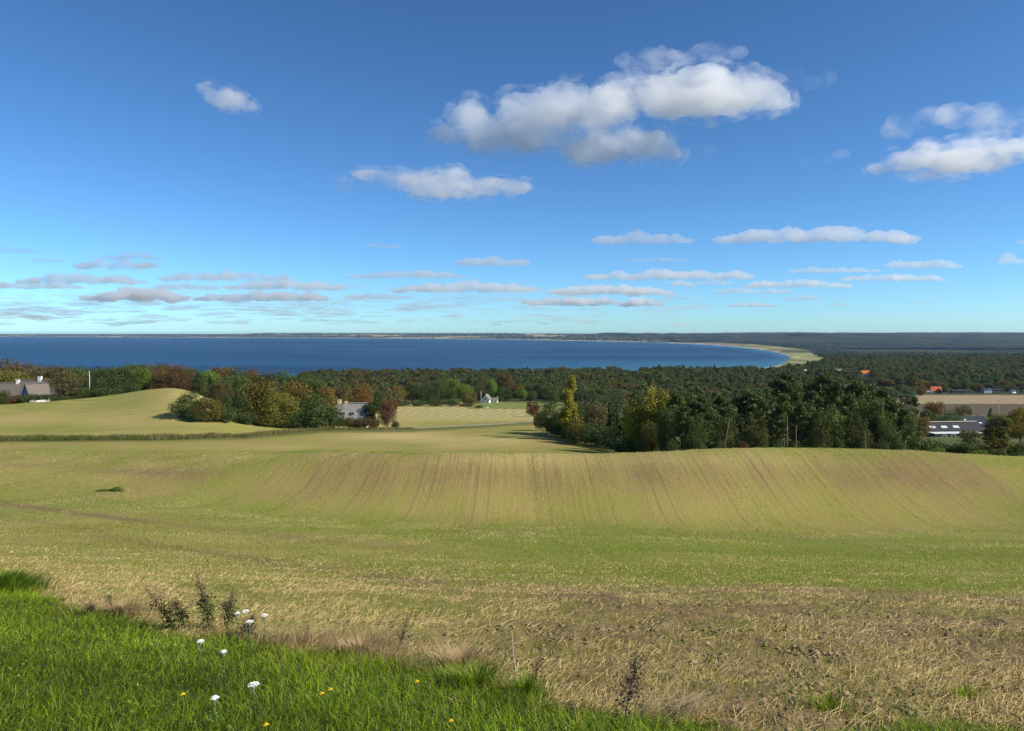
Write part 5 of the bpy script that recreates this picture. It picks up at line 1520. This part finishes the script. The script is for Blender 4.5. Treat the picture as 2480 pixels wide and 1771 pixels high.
def yarrow(u, v, label, seed, rad=0.038):
    r = np.random.RandomState(seed); b0 = hit(u, v + 95); top = at(u, v, b0.y)
    e = empty('yarrow_flower', (top.x, top.y, gz1(top.x, top.y)), 0); tag(e, label, 'flower', 'white yarrow flowers at the lawn edge')
    H = top.z - gz1(top.x, top.y)
    MB().tube([(0.01, 0.0, -0.02), (0.004, 0, H * 0.6), (0, 0, H - 0.012)], [0.003, 0.0025, 0.002], 5).build('stem', GSTEM, e, True)
    hd = MB()
    for k in range(46):
        a = k * 2.4; q = math.sqrt((k + 0.5) / 46) * rad; x, y = q * math.cos(a) * r.uniform(0.85, 1.15), q * math.sin(a)
        z = H - 0.010 * (q / rad) ** 2 + r.uniform(-0.002, 0.002); s = 0.0048 * r.uniform(0.7, 1.3)
        ring = [(x + s * math.cos(t), y + s * math.sin(t), z) for t in np.linspace(0, 2 * math.pi, 7)[:-1]]
        for j in range(6): hd.poly([ring[j], ring[(j + 1) % 6], (x, y, z + s * 0.55)])
        if k % 3 == 0: hd.poly([(x - .0008, y, z), (x + .0008, y, z), (0, 0, H - 0.05)])
    hd.build('flower_head', PETAL, e)
    lv = MB()
    for k in range(7):
        z = H * r.uniform(0.05, 0.7); a = r.uniform(0, 6.28); L = r.uniform(0.03, 0.06)
        dx, dy = math.cos(a), math.sin(a)
        lv.poly([(0, 0, z), (dx * L * .5 - dy * .006, dy * L * .5 + dx * .006, z + L * .4), (dx * L, dy * L, z + L * .5), (dx * L * .5 + dy * .006, dy * L * .5 - dx * .006, z + L * .4)])
    lv.build('leaf', GSTEM, e)


for (u, v, lab, rad) in ((594, 1478, 'largest white yarrow head, topmost of the group right of the weeds', 0.034), (574, 1483, 'white yarrow head touching the largest one on its left', 0.024),
                         (640, 1488, 'rightmost white yarrow head of the group', 0.034), (604, 1503, 'lowest white yarrow head of the group right of the weeds', 0.036),
                         (485, 1550, 'flat white yarrow head low below the tallest weed', 0.028), (541, 1575, 'small white yarrow head alone in the upper lawn', 0.022),
                         (614, 1654, 'white yarrow head alone in the middle of the lawn', 0.038), (520, 1686, 'small white yarrow head lowest in the lawn', 0.024)):
    yarrow(u, v, lab, int(u), rad * 0.78)


def dandelion(u, v, label, seed, rad=0.02):
    r = np.random.RandomState(seed); b0 = hit(u, v + 30); top = at(u, v, b0.y); g = gz1(top.x, top.y); H = top.z - g
    e = empty('dandelion_flower', (top.x, top.y, g), r.uniform(0, 6)); tag(e, label, 'flower', 'yellow dandelions in the lawn')
    MB().tube([(0, 0, -0.02), (0, 0, H - 0.004)], [0.0022, 0.0018], 5).build('stem', GSTEM, e, True)
    hd = MB()
    for ring_, n in ((1.0, 16), (0.65, 11), (0.35, 7)):
        for k in range(n):
            a = 6.283 * k / n + ring_; L = rad * ring_; dx, dy = math.cos(a), math.sin(a); up = (1.1 - ring_) * 0.012
            hd.poly([(0, 0, H), (dx * L * .7 - dy * .0028, dy * L * .7 + dx * .0028, H + up + .002), (dx * L, dy * L, H + up), (dx * L * .7 + dy * .0028, dy * L * .7 - dx * .0028, H + up + .002)])
    hd.build('petals', DANDY, e)


for (u, v, lab) in ((443, 1682, 'yellow dandelion left of the lowest yarrow in the lawn'), (800, 1670, 'brightest yellow dandelion right of the middle yarrow'), (779, 1680, 'yellow dandelion just left of the brightest one'),
                    (644, 1756, 'yellow dandelion at the bottom edge of the lawn'), (1092, 1746, 'yellow dandelion at the bottom near the centre'), (1010, 1651, 'yellow dandelion at the lawn edge near the centre'),
                    (1260, 1662, 'yellow dandelion beside the pale grass stalk')):
    dandelion(u, v, lab, int(u + v), 0.015)

# weed patch lying in the far left of the stubble
def weed_patch():
    r = np.random.RandomState(55); c = hit(266, 1190); n = 1500
    t = r.uniform(0, 1, n); x = (t - 0.5) * 3.6; hh = np.interp(t, [0, 0.5, 0.78, 0.9, 1], [0.12, 0.25, 0.75, 0.45, 0.1])
    y = r.normal(0, 0.35, n) + (t - 0.5) * 0.5; zz = r.uniform(0, 1, n) * hh; gx = x + c.x; gy = y + c.y
    P = np.stack([x, y, gz(gx, gy) - c.z + zz], 1); nr = unit(r.normal(size=(n, 3)) + np.array([0, -0.3, 0.7]))
    V, F = quads_from(P, nr, r.uniform(0.05, 0.12, n), r, 2.2)
    var = np.repeat(r.uniform(0, 1, n), 4)
    e = empty('weed_patch', c); tag(e, 'dark green weed patch lying alone in the far left stubble', 'weeds')
    k = (t < 0.5)[:, None].repeat(4, 1).ravel()
    link('leaves', np_mesh('patch_leaves', V, F, attrs=dict(var=var)), WEEDM, e)
    s = MB()
    for q in range(16):
        xx = r.uniform(-1.7, 1.4); yy = r.normal(0, 0.3); h = r.uniform(0.2, 0.6); z0 = gz1(xx + c.x, yy + c.y) - c.z
        s.tube([(xx, yy, z0 - 0.05), (xx + r.uniform(-.3, .3), yy, z0 + h)], [0.012, 0.005], 4)
    s.build('stem', STEMM, e)


weed_patch()
# ------------------------------------------------------------------ clouds
def vol_mat(name, dens, g=0.25, grain=None, lo=0.40, hi=0.62, step=1.0, alb=(0.955, 0.955, 0.965, 1)):
    """scattering vapour; grain (metres) breaks it up into billows and shreds"""
    m = bpy.data.materials.new(name); m.use_nodes = True
    nt = m.node_tree; nt.nodes.clear()
    out = nt.nodes.new('ShaderNodeOutputMaterial')
    v = nt.nodes.new('ShaderNodeVolumeScatter')
    v.inputs['Color'].default_value = alb; v.inputs['Density'].default_value = dens; v.inputs['Anisotropy'].default_value = g
    if grain:
        mp = N(nt, 'ShaderNodeMapping'); mp.inputs['Scale'].default_value = (1, 1, 1.5); nt.links.new(geo_pos(nt), mp.inputs[0])
        f = noise(nt, 1.0 / grain, 5.0, mp.outputs[0], 0.62)
        mr = N(nt, 'ShaderNodeMapRange'); mr.interpolation_type = 'SMOOTHSTEP'
        mr.inputs['From Min'].default_value = lo; mr.inputs['From Max'].default_value = hi
        mr.inputs['To Min'].default_value = 0.0; mr.inputs['To Max'].default_value = dens
        nt.links.new(f, mr.inputs['Value']); nt.links.new(mr.outputs[0], v.inputs['Density'])
        m.cycles.volume_step_rate = step
    nt.links.new(v.outputs[0], out.inputs['Volume'])
    return m


_ico = None


def ico():
    global _ico
    if _ico is None:
        import bmesh
        bm = bmesh.new(); bmesh.ops.create_icosphere(bm, subdivisions=2, radius=1.0)
        V = np.array([v.co[:] for v in bm.verts]); F = np.array([[v.index for v in f.verts] for f in bm.faces]); bm.free()
        _ico = (V, F)
    return _ico


BASE_ALT = 1250.0
tex = []
for i, (sc_, dp) in enumerate(((1.0, 2), (1.0, 3))):
    t_ = bpy.data.textures.new('cloud_billow_%d' % i, 'CLOUDS'); t_.noise_scale = sc_; t_.noise_depth = dp; t_.noise_basis = 'ORIGINAL_PERLIN'
    tex.append(t_)


def cloud(lobes, vb, mat, label, r, group=None, vox=64, rough=0.55, name='cloud', kind=None, deep=0.75, fringe=None):
    """lobes: (u, v, ru, rv) in photo pixels; the mass stands at the distance where a base at BASE_ALT meets row vb"""
    Y = min(BASE_ALT / -(-tv(vb)) if tv(vb) > 0.012 else 62000, 62000)
    iv, if_ = ico(); Vs, Fs = [], []; n0 = 0
    px = Y / FPX
    for (u, v, ru, rv) in lobes:
        c = at(u, v, Y); d = r.uniform(-0.5, 0.5) * ru * px * 0.8
        V = iv * np.array([ru * px, ru * px * deep, rv * px]) + np.array([c.x, c.y + d, c.z])
        Vs.append(V); Fs.append(if_ + n0); n0 += len(iv)
    V = np.concatenate(Vs)
    org = V.mean(0); V = V - org
    me = np_mesh('cloud', V, np.concatenate(Fs))
    o = bpy.data.objects.new('cloud_tmp', me); COL.objects.link(o)
    ext = V.max(0) - V.min(0); L = max(ext[0], ext[2] * 2)
    vs = max(L / vox, ext[2] / 26)
    md = o.modifiers.new('r', 'REMESH'); md.mode = 'VOXEL'; md.voxel_size = vs
    e = bpy.data.objects.new('tmp_e', None); COL.objects.link(e)
    mean_r = np.mean([min(l[2], l[3] * 1.6) for l in lobes]) * px
    e.scale = (mean_r * 0.75, mean_r * 0.75, mean_r * 0.45); e.location = (r.uniform(-9e3, 9e3), r.uniform(-9e3, 9e3), 0)
    e2 = bpy.data.objects.new('tmp_e2', None); COL.objects.link(e2)
    e2.scale = (mean_r * 0.22, mean_r * 0.22, mean_r * 0.16); e2.location = (r.uniform(-9e3, 9e3), r.uniform(-9e3, 9e3), 0)
    for ee, st, tx in ((e, mean_r * rough, tex[0]), (e2, mean_r * rough * 0.32, tex[1])):
        dm = o.modifiers.new('d', 'DISPLACE'); dm.texture = tx; dm.texture_coords = 'OBJECT'; dm.texture_coords_object = ee
        dm.strength = st; dm.mid_level = 0.5
    dg = bpy.context.evaluated_depsgraph_get()
    me2 = bpy.data.meshes.new_from_object(o.evaluated_get(dg))
    me2.name = 'cloud'
    for ob in (o, e, e2): bpy.data.objects.remove(ob)
    bpy.data.meshes.remove(me)
    me2.materials.clear(); me2.materials.append(mat)
    ob = link(name, me2, None, None, org)
    tag(ob, label, 'cloud', group, kind)
    if fringe is not None:      # torn, thinner vapour round the core
        nv = len(me2.vertices); co = np.zeros(nv * 3, np.float32); me2.vertices.foreach_get('co', co)
        no = np.zeros(nv * 3, np.float32); me2.vertices.foreach_get('normal', no)
        me3 = me2.copy(); me3.name = 'fringe'; co = co + no * (mean_r * 0.34)
        me3.vertices.foreach_set('co', co); me3.update(); me3.materials.clear(); me3.materials.append(fringe)
        link('fringe', me3, None, ob)
    return ob


def flat_lobes(u0, u1, vt, vb, r, n=None):
    w, h = u1 - u0, vb - vt
    n = n or int(np.clip(w / max(h, 4) * 1.3, 4, 14)); L = []
    for k in range(n):
        f = (k + 0.5) / n; env = 0.45 + 0.55 * math.sin(math.pi * f) ** 0.6
        hh = h * 0.52 * env * r.uniform(0.6, 1.05); ww = w / n * r.uniform(0.8, 1.35)
        L.append((u0 + w * f + r.uniform(-0.2, 0.2) * w / n, vb - hh * r.uniform(0.95, 1.15) - r.uniform(0, 0.15) * h, ww, hh))
    return L


def build_clouds():
    r = np.random.RandomState(4)
    thick = vol_mat('cloud_thick', 0.0085, g=0.5, grain=340, lo=0.30, hi=0.62, step=0.25); mid = vol_mat('cloud_medium', 0.0075, g=0.5, grain=220, lo=0.38, hi=0.66, step=0.35)
    edge = vol_mat('cloud_torn_edge', 0.0060, g=0.5, grain=190, lo=0.47, hi=0.72, step=0.2); thin = vol_mat('cloud_thin', 0.0040, grain=260, lo=0.40, hi=0.68, step=0.5); far_ = vol_mat('cloud_far', 0.0045, g=0.45, alb=(0.985, 0.985, 1, 1))
    faint = vol_mat('cloud_faint', 0.0016, grain=220, lo=0.40, hi=0.70, step=0.6)
    c1 = lambda L: [(980 + x / 2.067, 80 + y / 2.067, a / 2.067, b / 2.067) for x, y, a, b in L]
    cloud(c1([(200, 500, 90, 45), (330, 430, 110, 85), (420, 500, 150, 90), (600, 400, 150, 115), (640, 510, 180, 80), (800, 380, 160, 115), (850, 490, 180, 110), (1000, 420, 150, 140),
              (1050, 560, 180, 85), (1200, 560, 150, 65), (1330, 600, 85, 42), (930, 610, 130, 45), (1120, 290, 120, 80), (1300, 290, 160, 100), (1300, 360, 180, 80), (1500, 270, 190, 110),
              (1500, 370, 200, 70), (1690, 290, 150, 95), (1800, 330, 110, 70), (1890, 350, 60, 36)]), 398, thick, 'largest white cloud, a two-lobed heap right of centre', r, vox=130, rough=0.7, fringe=edge)
    cloud(c1([(1120, 150, 80, 40), (1260, 140, 110, 55), (1400, 130, 90, 40), (1540, 105, 110, 40), (1650, 90, 70, 30)]), 340, thin, 'ragged thin veil on top of the largest cloud', r, vox=80, rough=0.9)
    cloud(c1([(1520, 600, 34, 42)]), 400, thin, 'tiny faint puff at the lower right tip of the largest cloud', r, vox=40, rough=0.8)
    cloud(c1([(2020, 250, 80, 40), (2110, 230, 60, 40), (1950, 200, 50, 30)]), 340, faint, 'faint wisp right of the largest cloud top', r, vox=50, rough=1.0)
    cloud(c1([(2000, 650, 50, 26), (2090, 630, 50, 30), (2180, 610, 50, 30)]), 409, faint, 'faint grey wisp left of the right edge clouds', r, vox=50, rough=0.9)
    cloud(c1([(450, 620, 80, 22), (570, 640, 50, 16)]), 410, faint, 'thin shred under the left end of the largest cloud', r, vox=50, rough=0.9)
    cloud([(835, 440, 26, 10), (900, 425, 50, 13), (960, 428, 55, 18), (1020, 440, 60, 26), (1085, 438, 66, 30), (1120, 455, 70, 26), (1180, 448, 60, 24), (1240, 450, 48, 22), (1270, 455, 24, 16), (1060, 462, 90, 18)],
          485, mid, 'long low white cloud under the left end of the largest one', r, vox=90, fringe=edge)
    cloud([(500, 215, 26, 18), (530, 232, 40, 28), (565, 248, 40, 24), (600, 258, 24, 14)], 278, vol_mat('cloud_small', 0.010, g=0.4, grain=150, lo=0.28, hi=0.6, step=0.4), 'small lone white cloud high on the left', r, vox=60, fringe=edge)
    cloud([(652, 253, 16, 14)], 270, thin, 'tiny puff right of the small lone cloud', r, vox=40)
    cloud([(2180, 305, 44, 30), (2250, 285, 50, 26), (2320, 275, 50, 34), (2390, 280, 60, 34), (2460, 285, 60, 36), (2440, 310, 90, 24), (2530, 290, 60, 40)], 338, thin, 'upper hazy cloud at the right edge', r, vox=70, rough=0.6)
    cloud([(2130, 410, 30, 14), (2180, 392, 50, 24), (2250, 378, 60, 32), (2330, 370, 70, 32), (2410, 365, 70, 30), (2490, 358, 70, 26), (2280, 395, 110, 22), (2400, 385, 100, 22), (2550, 350, 60, 24)],
          425, mid, 'bright elongated cloud at the right edge below the hazy one', r, vox=80, fringe=edge)
    cloud([(2230, 430, 50, 12), (2290, 432, 60, 12)], 445, faint, 'thin shred below the bright elongated cloud', r, vox=50)
    cloud([(70, 405, 40, 9), (150, 410, 36, 6)], 420, faint, 'barely visible wisp high at the left edge', r, vox=50)
    spec = [
        (180, 376, 626, 655, 'flat pinkish cloud at the left, second row from the top'), (267, 390, 612, 632, 'small flat cloud just above the flat pinkish one'),
        (-60, 93, 599, 615, 'thin flat cloud at the left edge, topmost of its rows'), (76, 147, 624, 637, 'thin small streak below the topmost left-edge cloud'),
        (41, 349, 664, 692, 'long flat cloud spanning the far left sky'), (-60, 196, 682, 703, 'flat cloud at the left edge under the long one'),
        (202, 431, 698, 733, 'thick grey flat cloud low on the left'), (400, 690, 655, 684, 'long grey-mauve cloud left of centre, upper half of a pair'),
        (560, 825, 676, 706, 'long grey-mauve cloud left of centre, lower half of a pair'), (371, 523, 684, 704, 'short grey cloud under the left end of the grey-mauve pair'),
        (480, 785, 706, 734, 'wide grey cloud under the grey-mauve pair'), (845, 1123, 655, 677, 'slim pinkish cloud streak at the centre'),
        (960, 1300, 682, 712, 'wide ragged grey cloud below the slim streak at the centre'), (889, 973, 586, 603, 'small lone flat cloud above the centre streaks'),
        (1115, 1272, 622, 648, 'plump small cloud right of centre above the streaks'), (840, 1003, 711, 727, 'low short streak at the centre'),
        (1447, 1673, 558, 594, 'compact cloud with bright top right of centre'), (1731, 2216, 546, 595, 'longest dark-bellied cloud of the middle right sky'),
        (1431, 1818, 651, 681, 'long slim grey cloud right of centre'), (1502, 1663, 624, 634, 'hair-thin streak above the long slim grey cloud'),
        (1624, 1684, 676, 696, 'small round bright puff among the right streaks'), (1695, 1766, 677, 692, 'small flat puff right of the round bright one'),
        (1911, 2129, 645, 663, 'flat mauve cloud on the right, left of a stepped pair'), (2145, 2325, 629, 654, 'flat mauve cloud on the right, right of a stepped pair'),
        (1807, 2058, 677, 700, 'flat two-part cloud low on the right'), (2041, 2276, 663, 684, 'flat cloud right of the low two-part one'),
        (1338, 1627, 686, 719, 'broad grey flat cloud low right of centre'), (1267, 1496, 719, 744, 'broad lowest grey cloud right of centre'),
        (1507, 1603, 722, 745, 'small grey patch right of the broad lowest cloud'), (1728, 1834, 696, 711, 'small double streak low on the right'),
        (1851, 1908, 699, 713, 'tiny grey patch right of the double streak'), (1894, 1998, 717, 729, 'slim low streak on the right'),
        (1763, 1878, 733, 745, 'slim lowest streak right of centre'), (2008, 2058, 735, 743, 'tiny dash cloud low on the right'),
        (2200, 2262, 728, 734, 'lowest tiny dash near the right edge'), (2285, 2306, 674, 684, 'tiny oval puff near the right edge'),
        (2418, 2472, 617, 643, 'small torn cloud near the right edge'), (2470, 2520, 575, 595, 'small cloud cut by the right edge'),
    ]
    for (u0, u1, vt, vb, lab) in spec:
        cloud(flat_lobes(u0, u1, vt, vb, r), vb, far_, lab, r, vox=72, rough=0.75, deep=0.5)
    # uncountable streaks above the horizon
    iv, if_ = ico(); Vs, Fs = [], []; n0 = 0
    for k in range(380):
        v = r.uniform(716, 786) if k > 110 else r.uniform(690, 745)
        dens = np.interp(v, [716, 760, 790], [0.5, 1.0, 0.8])
        u = r.beta(1.2, 1.5) * 1900 - 150
        if u > 1700 and r.uniform() < 0.7: continue
        Y = min(BASE_ALT / tv(v), 75000); px = Y / FPX
        w = r.uniform(14, 75) * (0.7 if v > 765 else 0.85); hgt = r.uniform(2.0, 5.5) * np.interp(v, [716, 790], [1.3, 0.6])
        for q in range(4):
            c = at(u + r.uniform(-0.6, 0.6) * w, v + r.uniform(-1.0, 1.0) * hgt, Y + r.uniform(-1, 1) * w * px * 0.2 + q * 40)
            Vn = iv * np.array([w * px * r.uniform(0.4, 0.8), w * px * 0.3, hgt * px * r.uniform(0.5, 1)])
            nz = 1 + 0.25 * np.sin(iv[:, :1] * 5 + r.uniform(0, 6)) * np.cos(iv[:, 1:2] * 4 + r.uniform(0, 6))
            Vs.append(Vn * nz + np.array(c)); Fs.append(if_ + n0); n0 += len(iv)
    me = np_mesh('horizon_cloud_streaks', np.concatenate(Vs), np.concatenate(Fs), True)
    tag(link('horizon_cloud_streaks', me, vol_mat('cloud_horizon', 0.0007, g=0.35, alb=(1, 1, 1, 1))), 'rows of thin grey cloud streaks just above the horizon', 'cloud', kind='stuff')
    # a cloud out of view to the right; its shadow darkens the plantation behind the wood
    for (u, Y, wx, wy, lab) in ((2330, 3350, 900, 420, 'cumulus standing beyond the right edge, shading the plantation'), ):
        g = Vector(((u - UC) / FPX * Y, Y, -80.0)); p = g + S * ((1300 + 80) / S.z)
        L = []
        iv2 = []
        o = None
        Yc = p.y; 
        Vs, Fs = [], []; n0 = 0
        for q in range(9):
            cc = np.array([p.x + r.uniform(-0.7, 0.7) * wx * 0.6, p.y + r.uniform(-0.6, 0.6) * wy * 0.5, p.z + r.uniform(-40, 60)])
            Vs.append(iv * np.array([wx * 0.45, wy * 0.5, 110]) * (1 + 0.2 * r.normal(size=(len(iv), 1)) * 0.3) + cc); Fs.append(if_ + n0); n0 += len(iv)
        V = np.concatenate(Vs); me = np_mesh('cloud', V - np.array(p), np.concatenate(Fs))
        ob = link('cloud', me, far_, None, p); tag(ob, lab, 'cloud')


def build_haze():
    m = bpy.data.materials.new('haze_air'); m.use_nodes = True
    nt = m.node_tree; nt.nodes.clear()
    out = nt.nodes.new('ShaderNodeOutputMaterial')
    v = nt.nodes.new('ShaderNodeVolumePrincipled')
    v.inputs['Color'].default_value = (0.55, 0.78, 1.0, 1); v.inputs['Density'].default_value = 1.7e-5; v.inputs['Anisotropy'].default_value = 0.2
    nt.links.new(v.outputs[0], out.inputs['Volume'])
    o = MB().box(-52000, 52000, -150, 31000, -93.0, 9.0).build('haze', m)
    tag(o, 'thin blue summer haze over land and bay', 'haze', kind='stuff')


build_clouds()
build_haze()
